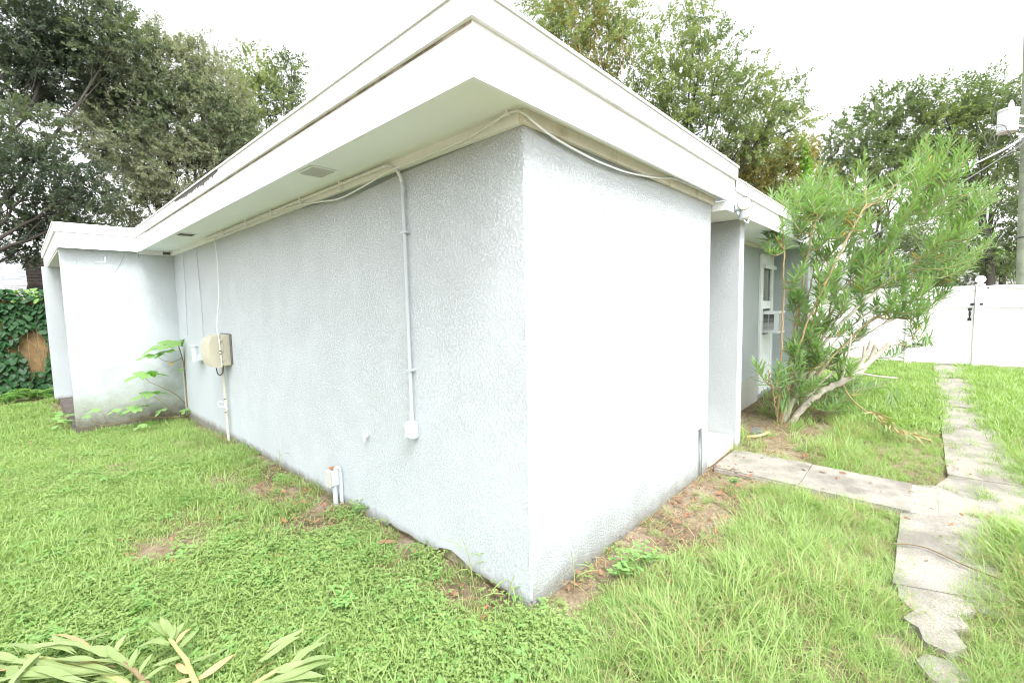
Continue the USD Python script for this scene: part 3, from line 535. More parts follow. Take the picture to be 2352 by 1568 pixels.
for zz in (1.32, 1.09): obj('plate', box(FX - 0.028, FX - 0.0125, -2.28, -2.22, zz - 0.035, zz + 0.03, 0.006), M['iron'], hd, loc=loc)
lt = obj('latch', tube([(FX - 0.05, -2.27, 1.425), (FX - 0.05, -2.43, 1.425)], 0.008, 8), M['iron'], gt, loc=loc)
for yy in (-2.28, -2.42): obj('keeper', box(FX - 0.07, FX - 0.0125, yy - 0.028, yy + 0.028, 1.40, 1.45, 0.006), M['iron'], lt, loc=loc)
for zz in (0.48, 1.55):
    e = extrude([(-1.30, zz - 0.05), (-1.30, zz + 0.05), (-1.335, zz + 0.03), (-1.53, zz + 0.012), (-1.53, zz - 0.012), (-1.335, zz - 0.03)], 0, 0.008); v = np.array(e.vertices)
    obj('hinge', (np.stack([FX - 0.042 + v[:, 2], v[:, 0], v[:, 1]], 1), e.faces), M['iron'], gt, loc=loc)

# ------------------------------------------------------------------ utility pole, transformer, wires
PB = at(2350, 640, 16.0); PT = at(2364, 60, 16.0); px, py = PB[0], PB[1]
def pz(z): return PB + (PT - PB) * (z - PB[2]) / (PT[2] - PB[2])
pole = thing('utility_pole', 'greenish wooden utility pole behind the white fence', 'utility pole', (px, py, 0))
obj('shaft', tube([pz(-0.2), pz(4), pz(12.0)], [0.185, 0.165, 0.125], 20), M['pole'], pole, loc=(px, py, 0), smooth=40)
obj('band', tube([pz(3.6), pz(3.65)], 0.175, 20), M['iron'], pole, loc=(px, py, 0))
obj('insulator', lathe([(0.0, 0), (0.06, 0.0), (0.07, 0.05), (0.05, 0.09), (0.08, 0.12), (0.05, 0.16), (0, 0.18)], at(2344, 318, 15.85), 12), M['tank'], pole, loc=(px, py, 0), smooth=40)
T0 = at(2315, 278, 15.75)
tr = thing('transformer', 'pale grey can transformer hung on the utility pole', 'transformer', tuple(T0))
obj('tank', lathe([(0.0, -0.40), (0.25, -0.40), (0.26, -0.39), (0.27, 0.32), (0.275, 0.33)], T0, 28), M['tank'], tr, loc=T0, smooth=40)
obj('lid', lathe([(0.285, 0.32), (0.29, 0.34), (0.26, 0.385), (0.1, 0.44), (0, 0.45)], T0, 28), M['tank'], tr, loc=T0, smooth=40)
tb = T0 + np.array([0.02, -0.06, 0.44])
obj('bushing', lathe([(0.05, 0), (0.09, 0.02), (0.06, 0.05), (0.085, 0.08), (0.055, 0.11), (0.075, 0.14), (0.05, 0.17), (0.03, 0.24), (0, 0.25)], tb, 14), M['tank'], tr, loc=T0, smooth=40)
dv = pz(T0[2]) - T0; dv[2] = 0; dv /= np.linalg.norm(dv)
for zz in (0.22, -0.12):
    s = T0 + dv * 0.25 + [0, 0, zz]; obj('bracket', tube([s, s + dv * (np.linalg.norm((pz(T0[2]) - T0)[:2]) - 0.36)], 0.035, 8), M['tank'], tr, loc=T0)
ws = MB(); pt0 = np.array(at(2345, 322, 15.8)); end = np.array([8.0, 0.9, 3.1])
def sag(a, b, s, n=24):
    t = np.linspace(0, 1, n)[:, None]; return np.asarray(a) + t * (np.asarray(b) - a) - np.array([0, 0, 1.0]) * s * 4 * t * (1 - t)
wi = thing('service_wires', 'twisted pale service wires from the utility pole to the house roof', 'wires', tuple(pt0))
for k in range(3): obj('wire', tube(sag(pt0 + [0, 0, 0.03 * k], end + np.array([0, 0.04 * k, 0.02 * k]), 0.35 + 0.03 * k), 0.014, 6), M['wire'], wi, loc=pt0, smooth=True)
w2 = np.array(at(2347, 332, 15.8))
tag(obj('phone_wire', tube(sag(w2, (11.5, -0.35, 2.9), 0.05), 0.016, 6), M['grey_dark'], smooth=True), 'dark grey cable running steeply down from the utility pole', 'wire')
w3 = np.array(at(2346, 438, 15.8))
tag(obj('low_wire', tube(sag(w3, tuple(at(2262, 482, 19)), 0.05), 0.012, 6), M['grey_dark'], smooth=True), 'lowest thin black wire leaving the utility pole leftward', 'wire')
lp = MB(); c = np.array(at(2306, 322, 15.6)); r3 = np.random.default_rng(3)
for k in range(4):
    th = np.linspace(0.4, 0.4 + 2 * PI * 0.95, 30); ra = 0.36 + 0.1 * r3.normal() * 0.5; oo = r3.normal(size=2) * 0.08
    lp.add(tube(c + np.outer(ra * np.cos(th) + oo[0], CR) + np.outer(ra * 1.0 * np.sin(th) + oo[1], [0, 0, 1]) + np.outer(0.05 * np.sin(3 * th + k), CD), 0.010, 5))
lp.add(tube(spline([at(2275, 305, 15.6), at(2278, 290, 15.6), at(2283, 250, 15.5), at(2290, 235, 15.55)]), 0.010, 5))
lp.add(tube(spline([at(2300, 340, 15.7), at(2320, 345, 15.7), at(2340, 338, 15.75), at(2351, 322, 15.8)]), 0.016, 5))
tag(obj('wire_coil', lp.get(), M['grey_dark'], smooth=True), 'loose coils of dark wire below the transformer', 'wire')

# ------------------------------------------------------------------ plants: leaves, blades, scattering
from scipy.spatial.transform import Rotation as Rot
def rotz(n, rg): return Rot.from_euler('z', rg.uniform(0, 2 * PI, n))
def scatter(name, parent, protos, pos, rot, scale, idx, loc=None, kind='stuff', label=None, cat=None):
    """A PointInstancer of plant pieces. protos: list of (mesh, material)."""
    p = numbered(path_of(parent), name); pi = UsdGeom.PointInstancer.Define(stage, p)
    targets = []
    for k, (m, mt) in enumerate(protos):
        obj('piece', m, mt, pi); targets.append(Sdf.Path(p + ('/piece' if k == 0 else f'/piece_{k:03d}')))
    pi.CreatePrototypesRel().SetTargets(targets)
    pos = np.asarray(pos, float) - (0 if loc is None else np.asarray(loc, float))
    pi.CreatePositionsAttr(Vt.Vec3fArray.FromNumpy(pos.astype(np.float32)))
    q = rot.as_quat()
    pi.CreateOrientationsAttr(Vt.QuathArray([Gf.Quath(float(a[3]), float(a[0]), float(a[1]), float(a[2])) for a in q]))
    s = np.asarray(scale, float); s = np.repeat(s[:, None], 3, 1) if s.ndim == 1 else s
    pi.CreateScalesAttr(Vt.Vec3fArray.FromNumpy(s.astype(np.float32)))
    pi.CreateProtoIndicesAttr(Vt.IntArray.FromNumpy(np.asarray(idx, np.int32)))
    return tag(pi, label, cat, kind=kind)

def blades(n, R, lmin, lmax, w, lean, bend, rg, flat=0.0, segs=3):
    """A tuft of n grass blades rooted within radius R."""
    r = R * np.sqrt(rg.uniform(0, 1, n)); a = rg.uniform(0, 2 * PI, n); root = np.stack([r * np.cos(a), r * np.sin(a), np.zeros(n)], 1)
    az = rg.uniform(0, 2 * PI, n); ln = rg.uniform(lmin, lmax, n) * rg.uniform(0.7, 1, n); th0 = np.abs(rg.normal(0, lean, n)) + flat; bd = rg.uniform(0.3, 1.0, n) * bend
    d2 = np.stack([np.cos(az), np.sin(az)], 1); P = [root]; step = ln / segs
    for k in range(segs):
        t = np.minimum(th0 + bd * (k + 0.5) / segs, 2.3)
        P.append(P[-1] + step[:, None] * np.concatenate([d2 * np.sin(t)[:, None], np.cos(t)[:, None]], 1))
    side = np.stack([-d2[:, 1], d2[:, 0], np.zeros(n)], 1); tw = rg.uniform(-0.5, 0.5, n); side[:, 2] = tw; ww = w * rg.uniform(0.7, 1.3, n)
    prof = [0.7, 1.0, 0.75][:segs] if segs == 3 else [0.8, 1.0]
    V = []
    for k in range(segs):
        V += [P[k] - side * (ww * prof[k] / 2)[:, None], P[k] + side * (ww * prof[k] / 2)[:, None]]
    V.append(P[segs]); m = 2 * segs + 1
    v = np.stack(V, 1).reshape(-1, 3); b = np.arange(n)[:, None, None] * m
    tri = [[0, 1, 3], [0, 3, 2]] + ([[2, 3, 5], [2, 5, 4]] if segs == 3 else []) + [[m - 3, m - 2, m - 1]]
    return v, (b + np.array(tri)[None]).reshape(-1, 3)

def leaf(Ln, W, fold=0.25, curl=0.5, prof=(0.0, 0.75, 1.0, 0.6, 0.0), mid=False):
    """One leaf along +x, upper side +z: ribs with a folded midline, curling down towards the tip."""
    n = len(prof); t = np.linspace(0, 1, n); ang = -curl * t; x = np.r_[0, np.cumsum(np.cos((ang[1:] + ang[:-1]) / 2))] / (n - 1) * Ln; z = np.r_[0, np.cumsum(np.sin((ang[1:] + ang[:-1]) / 2))] / (n - 1) * Ln
    V, F = [], []
    for k in range(n):
        w = W / 2 * prof[k]; V += [[x[k], w, z[k] + w * fold], [x[k], 0, z[k]], [x[k], -w, z[k] + w * fold]]
    for k in range(n - 1):
        a = 3 * k
        for o in (0, 1):
            q = [a + o, a + o + 1, a + o + 4, a + o + 3]
            if k == 0: F.append([q[1], q[2], q[3]])
            elif k == n - 2: F.append([q[0], q[1], q[2]])
            else: F += [[q[0], q[1], q[2]], [q[0], q[2], q[3]]]
    return np.array(V, float), np.array(F)
def put(m, rot, pos, s=1.0): return rot.apply(m[0] * s) + pos, m[1]
def toward(dirs, roll=0.0):
    """Rotation that takes +x to the direction and keeps +z as far up as possible."""
    d = np.asarray(dirs, float); d = d / np.linalg.norm(d); y = np.cross([0, 0, 1.0], d)
    if np.linalg.norm(y) < 1e-4: y = np.array([0, 1.0, 0])
    y /= np.linalg.norm(y); z = np.cross(d, y); r = Rot.from_matrix(np.stack([d, y, z], 1))
    return r * Rot.from_euler('x', roll)

def twig(n, Ln, lf, w, rg, spread=0.9, stem=True):
    """Twig of n small leaves along +x, for tree crowns."""
    b = MB()
    for k in range(n):
        t = (k + 0.5) / n; a = rg.uniform(0, 2 * PI); c = np.array([math.cos(spread), math.sin(spread) * math.cos(a), math.sin(spread) * math.sin(a)]) + rg.normal(0, 0.25, 3)
        pos = np.array([Ln * t, 0, 0]) + rg.normal(0, 0.04 * Ln, 3); s = rg.uniform(0.7, 1.25)
        lv = np.array([[0, 0, 0], [0.45, 0.5 * w / lf, 0.06], [1, 0, -0.08], [0.45, -0.5 * w / lf, 0.06]]) * lf * s
        b.add((toward(c, rg.uniform(-1, 1)).apply(lv) + pos, np.array([[0, 1, 2], [0, 2, 3]])))
    return b.get()

# ------------------------------------------------------------------ trees
def crown(parent, loc, blobs, lf, mats, per, rg, w=0.5, nleaf=22, droop=0.0):
    """Foliage: twigs filling flattened, uneven clumps. blobs: (centre, rx, rz)."""
    protos = []
    for m in mats:
        for k in range(2): protos.append((twig(nleaf, lf * 4.2, lf, lf * w, rg), LM[m]))
    pos, dirs, idx = [], [], []
    for bi, (c, rx, rz) in enumerate(blobs):
        n = int(per * rx * (rx + rz) / 2 / (lf * lf) * 0.12)
        u = rg.normal(size=(n, 3)); u /= np.linalg.norm(u, axis=1, keepdims=True)
        r = rg.uniform(0.12, 1, n) ** 0.42
        bump = 0.62 + 0.75 * meshkit.noise(u * 2.3 + bi * 7.7, 4)
        p = np.asarray(c) + u * (r * bump)[:, None] * [rx, rx, rz]
        keep = meshkit.noise(p / (lf * 7.0) + bi, 9) > 0.33
        p, u = p[keep], u[keep]
        pos.append(p); dirs.append(u + rg.normal(0, 0.5, u.shape) + [0, 0, -droop]); main = bi % len(mats)
        kk = np.where(rg.uniform(size=len(p)) < 0.75, main, rg.integers(0, len(mats), len(p))); idx.append(kk * 2 + rg.integers(0, 2, len(p)))
    pos, dirs, idx = np.vstack(pos), np.vstack(dirs), np.concatenate(idx)
    d = dirs / np.linalg.norm(dirs, axis=1, keepdims=True); y = np.cross([0, 0, 1.0], d); y /= np.linalg.norm(y, axis=1, keepdims=True) + 1e-9
    rot = Rot.from_matrix(np.stack([d, y, np.cross(d, y)], 2)) * Rot.from_euler('x', rg.uniform(-0.8, 0.8, len(d)))
    scatter('crown', parent, protos, pos, rot, rg.uniform(0.75, 1.3, len(pos)), idx, loc=loc)
def tree(name, label, cat, foot, blobs, lf, mats, per, seed, r0=0.22, fork=0.45, group=None, w=0.5, droop=0.0, limbs=True, nleaf=22):
    rg = np.random.default_rng(seed); loc = (foot[0], foot[1], 0)
    t = thing(name, label, cat, loc, group)
    cs = np.array([b[0] for b in blobs]); top = cs.mean(0); foot = np.array([foot[0], foot[1], -0.2]); hh = top[2] * fork
    f0 = foot + (top - foot) * [0.25, 0.25, 0]; f0[2] = hh
    obj('trunk', tube(spline([foot, foot + [0.05, 0.03, 0.5], (foot + f0) / 2 + rg.normal(0, 0.06, 3) * [1, 1, 0], f0], 14), np.linspace(r0 * 1.25, r0 * 0.7, 14), 10), M['bark'], t, loc=loc, smooth=True)
    for c, rx, rz in blobs:
        c = np.asarray(c); mid = (f0 + c) / 2 + rg.normal(0, 0.15 * rx, 3) + [0, 0, -0.15 * rz]
        pts = spline([f0 - [0, 0, 0.1], mid, c], 12); pts[1:-1] += rg.normal(0, 0.035 * rx, (10, 3)); d0 = np.linalg.norm(c - f0)
        m = MB(); m.add(tube(pts, np.linspace(min(r0 * 0.3, 0.02 + 0.012 * d0), 0.009, 12), 7))
        for k in range(5):
            e = c + rg.normal(size=3) * [rx, rx, rz] * 0.6; s = pts[rg.integers(6, 12)]
            m.add(tube(spline([s, (s + e) / 2 + rg.normal(0, 0.1 * rx, 3), e], 8), np.linspace(0.014, 0.005, 8) * max(1, r0 * 4), 5))
        obj('limb', m.get(), M['bark'], t, loc=loc, smooth=True)
    crown(t, loc, blobs, lf, mats, per, rg, w, nleaf, droop)
    return t
def blob(u, v, ru, rv, dep): return (at(u, v, dep), ru * dep / FPX, rv * dep / FPX)
def bl(lst, dep): return [blob(*b[:4], b[4] if len(b) > 4 else dep) for b in lst]
TL = [
 ('oak_tree', 'dark dense oak tree at the far left above the vine covered fence', 'tree', (-3.2, 13.5), bl([(40, 60, 110, 90, 10.5), (170, 40, 110, 80), (270, 100, 70, 70), (30, 190, 70, 60), (130, 170, 90, 60), (60, 300, 75, 60, 10), (100, 400, 90, 55, 10), (190, 440, 60, 40, 10), (20, 480, 45, 45, 10), (120, 520, 60, 30, 10.5), (60, 560, 50, 40, 10.5), (200, 500, 50, 25, 10.5)], 11.0), 0.062, ['dark', 'dark', 'oak'], 26, 11, 0.22),
 ('oak_tree', 'grey-green bushy tree overhanging the left eave', 'tree', (1.8, 13.8), bl([(300, 230, 100, 100), (390, 170, 90, 80), (440, 280, 100, 90), (320, 360, 100, 90), (500, 240, 70, 80), (530, 310, 60, 60), (410, 400, 90, 80), (260, 300, 70, 90), (330, 470, 80, 50), (480, 360, 70, 60), (250, 200, 60, 60), (470, 130, 45, 40)], 12.0), 0.06, ['oak', 'olive', 'oak', 'olive', 'olive'], 26, 12, 0.2),
 ('oak_tree', 'loose sunlit tree behind the middle of the left eave', 'tree', (6.2, 17.5), bl([(585, 165, 50, 45), (650, 180, 35, 45), (610, 230, 60, 40), (585, 280, 55, 50), (660, 240, 35, 35), (560, 220, 40, 40), (540, 330, 50, 50), (670, 150, 22, 22)], 17.0), 0.085, ['mid', 'oak', 'mid'], 17, 13, 0.2),
 ('oak_tree', 'tall pale green tree with hanging moss above the roof corner', 'tree', (14.0, 9.5), bl([(1260, 25, 60, 55), (1330, 55, 70, 55), (1420, 30, 60, 50), (1300, 110, 60, 45), (1390, 110, 60, 45), (1360, 160, 45, 40), (1440, 90, 40, 50), (1330, -30, 110, 50)], 17.5), 0.095, ['mid', 'warm', 'mid', 'mid'], 13, 14, 0.22),
 ('oak_tree', 'broad leafy tree behind the right roof slope', 'tree', (16.8, 6.3), bl([(1540, 110, 60, 65), (1610, 60, 45, 50), (1650, 130, 60, 50), (1530, 190, 60, 50), (1590, 220, 75, 60), (1660, 220, 70, 50), (1480, 215, 50, 45), (1450, 170, 40, 40), (1640, 300, 70, 50), (1720, 200, 55, 55), (1750, 270, 60, 50), (1800, 230, 45, 45), (1820, 290, 45, 40), (1720, 330, 60, 50), (1600, 20, 25, 40), (1560, 300, 60, 50)], 18.0), 0.098, ['mid', 'mid', 'far'], 13, 15, 0.25),
 ('vine_draped_tree', 'tree draped with reddish and lime vines beyond the oleander', 'tree', (20.5, 4.5), bl([(1680, 370, 60, 45), (1740, 380, 60, 60), (1790, 420, 60, 50), (1720, 420, 50, 40), (1830, 360, 40, 40), (1780, 345, 50, 35)], 19.5), 0.1, ['warm', 'warm', 'mid'], 18, 16, 0.2),
 ('oak_tree', 'rounded dark green oak tree left of the largest far crown', 'tree', (36.0, 0.8), bl([(2040, 260, 65, 50), (1990, 300, 55, 45), (2080, 300, 55, 50), (1950, 345, 60, 35), (2030, 350, 80, 45), (1900, 365, 50, 30), (2110, 370, 60, 50), (2000, 400, 90, 40)], 30.0), 0.17, ['far', 'far', 'oak'], 15, 17, 0.2),
 ('oak_tree', 'largest far oak crown left of the utility pole', 'tree', (34.0, -4.2), bl([(2180, 250, 65, 50), (2240, 225, 60, 40), (2150, 310, 60, 55), (2230, 300, 75, 60), (2290, 270, 55, 50), (2200, 380, 80, 55), (2290, 360, 70, 60), (2270, 440, 70, 55), (2190, 450, 60, 50), (2140, 220, 35, 30)], 29.0), 0.17, ['far', 'far', 'mid'], 15, 18, 0.2),
 ('oak_tree', 'nearer dark crown touching the right picture edge behind the pole', 'tree', (30.5, -7.5), bl([(2340, 200, 45, 40), (2360, 260, 50, 50), (2370, 330, 50, 60), (2350, 420, 40, 50), (2320, 520, 40, 40), (2310, 580, 45, 40), (2365, 520, 40, 60)], 25.0), 0.15, ['oak', 'far'], 15, 19, 0.14),
]
for nm, lab, cat, foot, bs, lf, mats, per, seed, r0 in TL: tree(nm, lab, cat, foot, bs, lf, mats, per, seed, r0, nleaf=22)
for foot, lst, dep, seed, lab, ms in [((29, -1.5), [(2120, 600, 70, 60), (2200, 630, 60, 45), (2160, 560, 60, 50), (2060, 600, 70, 60)], 27, 31, 'dark green hedge bush just beyond the white gate', ['far', 'oak']),
                                  ((33, 3.5), [(1830, 440, 70, 60), (1900, 460, 80, 60), (1960, 450, 70, 60), (1880, 520, 80, 60), (1980, 540, 90, 60)], 30, 32, 'mass of yellowish bushes between house roof and oleander top', ['warm', 'far', 'mid']),
                                  ((35, -5.5), [(2260, 590, 50, 30), (2310, 600, 50, 30), (2350, 600, 30, 40), (2230, 560, 40, 40)], 33, 33, 'bright green bush behind the two small palms', ['lime', 'far'])]:
    tree('bush', lab, 'bush', foot, bl(lst, dep), 0.15, ms, 15, seed, 0.1, 0.3)
# trailing vines on the draped tree: leaves along hanging strands
rg = np.random.default_rng(41)
vt = thing('hanging_vine', 'lime green vine strands hanging from the draped tree', 'vine', tuple(at(1740, 380, 18.6)))
for (u0, v0, u1, v1, u2, v2) in [(1690, 300, 1720, 290, 1745, 300), (1745, 300, 1757, 330, 1752, 355), (1715, 310, 1712, 340, 1712, 372), (1845, 320, 1850, 380, 1848, 440), (1850, 350, 1852, 420, 1838, 470)]:
    pts = spline([at(u0, v0, 18.6), at(u1, v1, 18.5), at(u2, v2, 18.5)], 40); b = MB()
    for p in pts:
        for k in range(6 if u0 > 1800 else 3): b.add(put(leaf(0.14, 0.12, 0.1, 0.4), Rot.random(random_state=int(rg.integers(1e9))), p + rg.normal(0, 0.09 if u0 > 1800 else 0.05, 3)))
    obj('strand', b.get(), LM['lime'], vt, loc=at(1740, 380, 18.6), kind='stuff')
# bare twigs and moss strands in the tall tree
ms = thing('hanging_moss', 'grey-brown dead strands hanging in the tall tree over the roof corner', 'moss', tuple(at(1330, 120, 17)))
for k in range(26):
    p = at(rg.uniform(1270, 1460), rg.uniform(40, 120), rg.uniform(16.6, 17.4)); ln = rg.uniform(0.5, 1.4)
    obj('strand', tube(spline([p, p + [rg.normal(0, .1), rg.normal(0, .1), -ln * .5], p + [rg.normal(0, .12), rg.normal(0, .12), -ln]], 7), 0.012, 4), M['bark_brown'], ms, loc=at(1330, 120, 17))
# palms and a low grey wall far behind the fence
def palm(u, v, dep, seed, lab, trunk_px):
    rg = np.random.default_rng(seed); c = at(u, v, dep); loc = (c[0], c[1], 0); t = thing('palm_tree', lab, 'palm tree', loc)
    obj('trunk', tube([(c[0], c[1], -0.2), (c[0] + 0.05, c[1], c[2] * 0.5), c], [0.2, 0.17, 0.15], 10), M['bark'], t, loc=loc, smooth=True)
    for k in range(16):
        a, e = rg.uniform(0, 2 * PI), rg.uniform(-0.9, 1.0); dd = np.array([math.cos(a) * math.cos(e), math.sin(a) * math.cos(e), math.sin(e)])
        b = MB(); tip = c + dd * 0.75; b.add(tube([c, tip], 0.012, 4)); fr = toward(dd, rg.uniform(-0.4, 0.4))
        for q in np.linspace(-1.5, 1.5, 15): b.add(put(leaf(0.75, 0.06, 0.2, 0.9, (0.5, 1, 0.6, 0)), fr * Rot.from_euler('z', q), tip))
        obj('frond', b.get(), LM['palm'], t, loc=loc)
palm(2262, 598, 30, 51, 'small fan palm with rusty trunk right of the gate post ball', 0)
palm(2306, 590, 29, 52, 'small fan palm with grey trunk nearest the utility pole', 0)
q0, q1 = at(2240, 646, 31), at(2352, 646, 31)
loc = tuple(q0)
e = box(0, 1, 0, 1, 0, 1)
gw = tag(obj('grey_wall', tube([q0 * [1, 1, 0] + [0, 0, 1.2], q1 * [1, 1, 0] + [0, -3, 1.2]], 1.3, 4), M['grey_wall']), 'low grey wall far beyond the white fence', 'wall')

# ------------------------------------------------------------------ left boundary: cedar fence under a vine, fern, neighbours
FY = 12.35
cf = thing('wooden_fence', 'brown cedar board fence, mostly buried under a leafy vine', 'fence', (-2, FY, 0))
for k in range(24):
    x = -4.1 + 0.145 * k; zt = 1.95 + 0.02 * math.sin(k * 3.3)
    obj('board', box(x + 0.001, x + 0.143, FY, FY + 0.02 + 0.004 * (k % 3), -0.15, zt, 0.003), M['cedar'], cf, loc=(-2, FY, 0))
for z in (0.35, 1.6): obj('rail', box(-4.1, -0.62, FY + 0.03, FY + 0.07, z, z + 0.09), M['cedar'], cf, loc=(-2, FY, 0))
def heart(s, rg, ruf=0.08):
    th = np.linspace(0, 2 * PI, 15)[:-1]; r = 0.5 * (1 - 0.55 * np.exp(-((th - PI) / 0.45) ** 2)) * (1 + 0.55 * np.exp(-(np.minimum(th, 2 * PI - th) / 0.5) ** 2))
    x, y = r * np.cos(th), r * np.sin(th) * 1.05; z = -0.25 * (x ** 2) - 0.15 * y ** 2 + ruf * rg.normal(0, 0.15, len(th)); v = np.vstack([[0, 0, 0.02], np.stack([x, y, z], 1)]) * s
    n = len(th); return v, np.array([[0, 1 + k, 1 + (k + 1) % n] for k in range(n)])
rg = np.random.default_rng(61)
vn = thing('vine', 'dense heart-leaved vine covering the wooden fence', 'vine', (-2, FY, 0))
spots = []
for k in range(3200):
    x, z = rg.uniform(-3.6, -0.75), rg.uniform(-0.05, 2.12)
    hole = ((x + 1.55) / 0.2) ** 2 + ((z - 0.92) / 0.42) ** 2 < 1 or (abs(x + 1.55) < 0.14 and z < 1.0 and z > 0.4)
    if not hole: spots.append((x, z))
spots.sort(key=lambda s: abs(s[0] + 1.6))
rest = MB()
for k, (x, z) in enumerate(spots):
    top = z > 1.85; m = heart(rg.uniform(0.07, 0.125), rg); dd = np.array([rg.normal(0, 0.45), -0.35 + rg.normal(0, 0.2), -0.9 + (0.55 if top else 0)])
    r = toward(dd, rg.normal(0, 0.3)); p = np.array([x, FY - 0.03 - 0.16 * rg.uniform() * (1.2 - 0.3 * z), z + (0.04 if top else 0)])
    # the blade faces outward: its normal leans to -y
    if (r.apply([0, 0, 1.0]))[1] > 0: r = r * Rot.from_euler('x', PI)
    mm = put(m, r, p); mt = LM['vine'] if not (top and rg.uniform() < 0.25) else LM['lime']
    if top and rg.uniform() < 0.3: mt = LM['weed']
    if k < 300: obj('leaf', mm, mt, vn, loc=(-2, FY, 0), smooth=True)
    else: rest.add(mm)
obj('leaves', rest.get(), LM['vine'], vn, loc=(-2, FY, 0), kind='stuff')
st = MB()
for k in range(22):
    x = rg.uniform(-3.5, -0.8); st.add(tube(spline([(x, FY - 0.05, -0.1), (x + rg.normal(0, .1), FY - 0.06, 0.7), (x + rg.normal(0, .2), FY - 0.05, 1.4), (x + rg.normal(0, .3), FY - 0.04, 2.05)], 10), 0.007, 5))
obj('stem', st.get(), M['brown_stem'], vn, loc=(-2, FY, 0))
def fern(x, y, s, seed, lab):
    rg = np.random.default_rng(seed); t = thing('fern', lab, 'fern', (x, y, -0.1))
    for k in range(15):
        a = rg.uniform(PI, 2 * PI) if k < 11 else rg.uniform(0, PI); ln = s * rg.uniform(0.7, 1.1); up = rg.uniform(0.5, 1.2); b = MB()
        pts = np.array([[ln * 0.75 * t_ * math.cos(a), ln * 0.75 * t_ * math.sin(a), ln * (up * t_ - (up * 0.75 + 0.1) * t_ * t_)] for t_ in np.linspace(0, 1, 18)]); b.add(tube(pts, 0.004, 4))
        for q in range(2, 18):
            tt = pts[q] - pts[q - 1]; sd = np.cross(tt, [0, 0, 1.0]); sd /= np.linalg.norm(sd) + 1e-9; w = 0.085 * s / 0.7 * math.sin(PI * (q / 18) ** 0.7) + 0.015
            for sg in (-1, 1): b.add(put(leaf(w, w * 0.32, 0.1, 0.5, (0.7, 1, 0.8, 0)), toward(sd * sg + tt * 4), pts[q]))
        obj('frond', b.get(), LM['fern'], t)
fern(-1.62, 11.95, 0.8, 71, 'light green fern in front of the bare boards of the wooden fence')
fern(-1.98, 11.8, 0.7, 72, 'fern at the left picture edge under the vine')
fern(-1.38, 11.9, 0.5, 73, 'small fern closest to the rear porch of the house')
# neighbour's pale shingle roof and a brown shed
nh = thing('neighbour_house', 'neighbouring house with pale shingle roof seen over the fence', 'house', (-3, 17, 0))
obj('wall', box(-9, -1.72, 17.0, 21, -0.2, 2.3), M['cream_pipe'], nh, loc=(-3, 17, 0))
sl = 0.42
def roofpt(x, s, up=0.0): return np.array([x, 16.6 + s * math.cos(sl) - up * math.sin(sl), 2.28 + s * math.sin(sl) + up * math.cos(sl)])
rf = obj('roof', (np.array([roofpt(-9, 0), roofpt(-1.5, 0), roofpt(-1.5, 4), roofpt(-9, 4), roofpt(-9, 0, -.1), roofpt(-1.5, 0, -.1), roofpt(-1.5, 4, -.1), roofpt(-9, 4, -.1)]), np.array([[0, 1, 2, 3], [4, 7, 6, 5], [0, 4, 5, 1], [1, 5, 6, 2], [2, 6, 7, 3], [3, 7, 4, 0]])), M['shingle_b'], nh, loc=(-3, 17, 0))
obj('gutter', box(-9, -1.5, 16.5, 16.58, 2.16, 2.28), M['cream_pipe'], nh, loc=(-3, 17, 0))
rg = np.random.default_rng(81)
for r in range(26):
    for k in range(6):
        x0 = -3.3 + 0.3 * k + (0.15 if r % 2 else 0) + 0.0; x1 = min(x0 + 0.294, -1.5)
        if x1 - x0 < 0.03: continue
        s0, s1 = 0.14 * r - 0.02, 0.14 * r + 0.15
        P8 = [roofpt(x, s, u) for x in (x0, x1) for s, u in ((s0, 0.012), (s1, 0.004), (s0, 0.022 + 0.004 * rg.uniform()), (s1, 0.008))]
        m = trimesh.convex.convex_hull(np.array(P8)); obj('shingle', m, M['shingle_a' if rg.uniform() < 0.7 else 'shingle_b'], rf, loc=(-3, 17, 0))
sh = thing('shed', 'small brown shed with dark shingle roof between fence and wing', 'shed', (-1, 14.5, 0))
obj('wall', box(-1.36, 1.0, 14.6, 16.2, -0.2, 2.35), M['shed_wall'], sh, loc=(-1, 14.5, 0))
obj('fascia', box(-1.52, 1.1, 14.3, 14.34, 2.18, 2.32), M['black'], sh, loc=(-1, 14.5, 0))
obj('window_board', box(-1.15, -0.95, 14.56, 14.599, 1.6, 2.1), M['cream_pipe'], sh, loc=(-1, 14.5, 0))
rfs = obj('roof', box(-1.53, 1.1, 14.28, 16.4, 2.3, 2.33), M['shingle_brown'], sh, loc=(-1, 14.5, 0))
for r in range(9):
    for k in range(5):
        x0 = -1.53 + 0.34 * k; s0 = 14.27 + 0.15 * r; z0 = 2.331 + 0.085 * r
        m = trimesh.convex.convex_hull(np.array([(x, y, z) for x in (x0, x0 + 0.33) for y, z in ((s0, z0), (s0 + 0.17, z0 + 0.09), (s0, z0 + 0.02), (s0 + 0.17, z0 + 0.1))])); obj('shingle', m, M['shingle_brown'], rfs, loc=(-1, 14.5, 0))
obj('gable', box(-1.5, 1.05, 15.65, 16.3, 2.33, 3.05), M['shed_wall'], sh, loc=(-1, 14.5, 0))

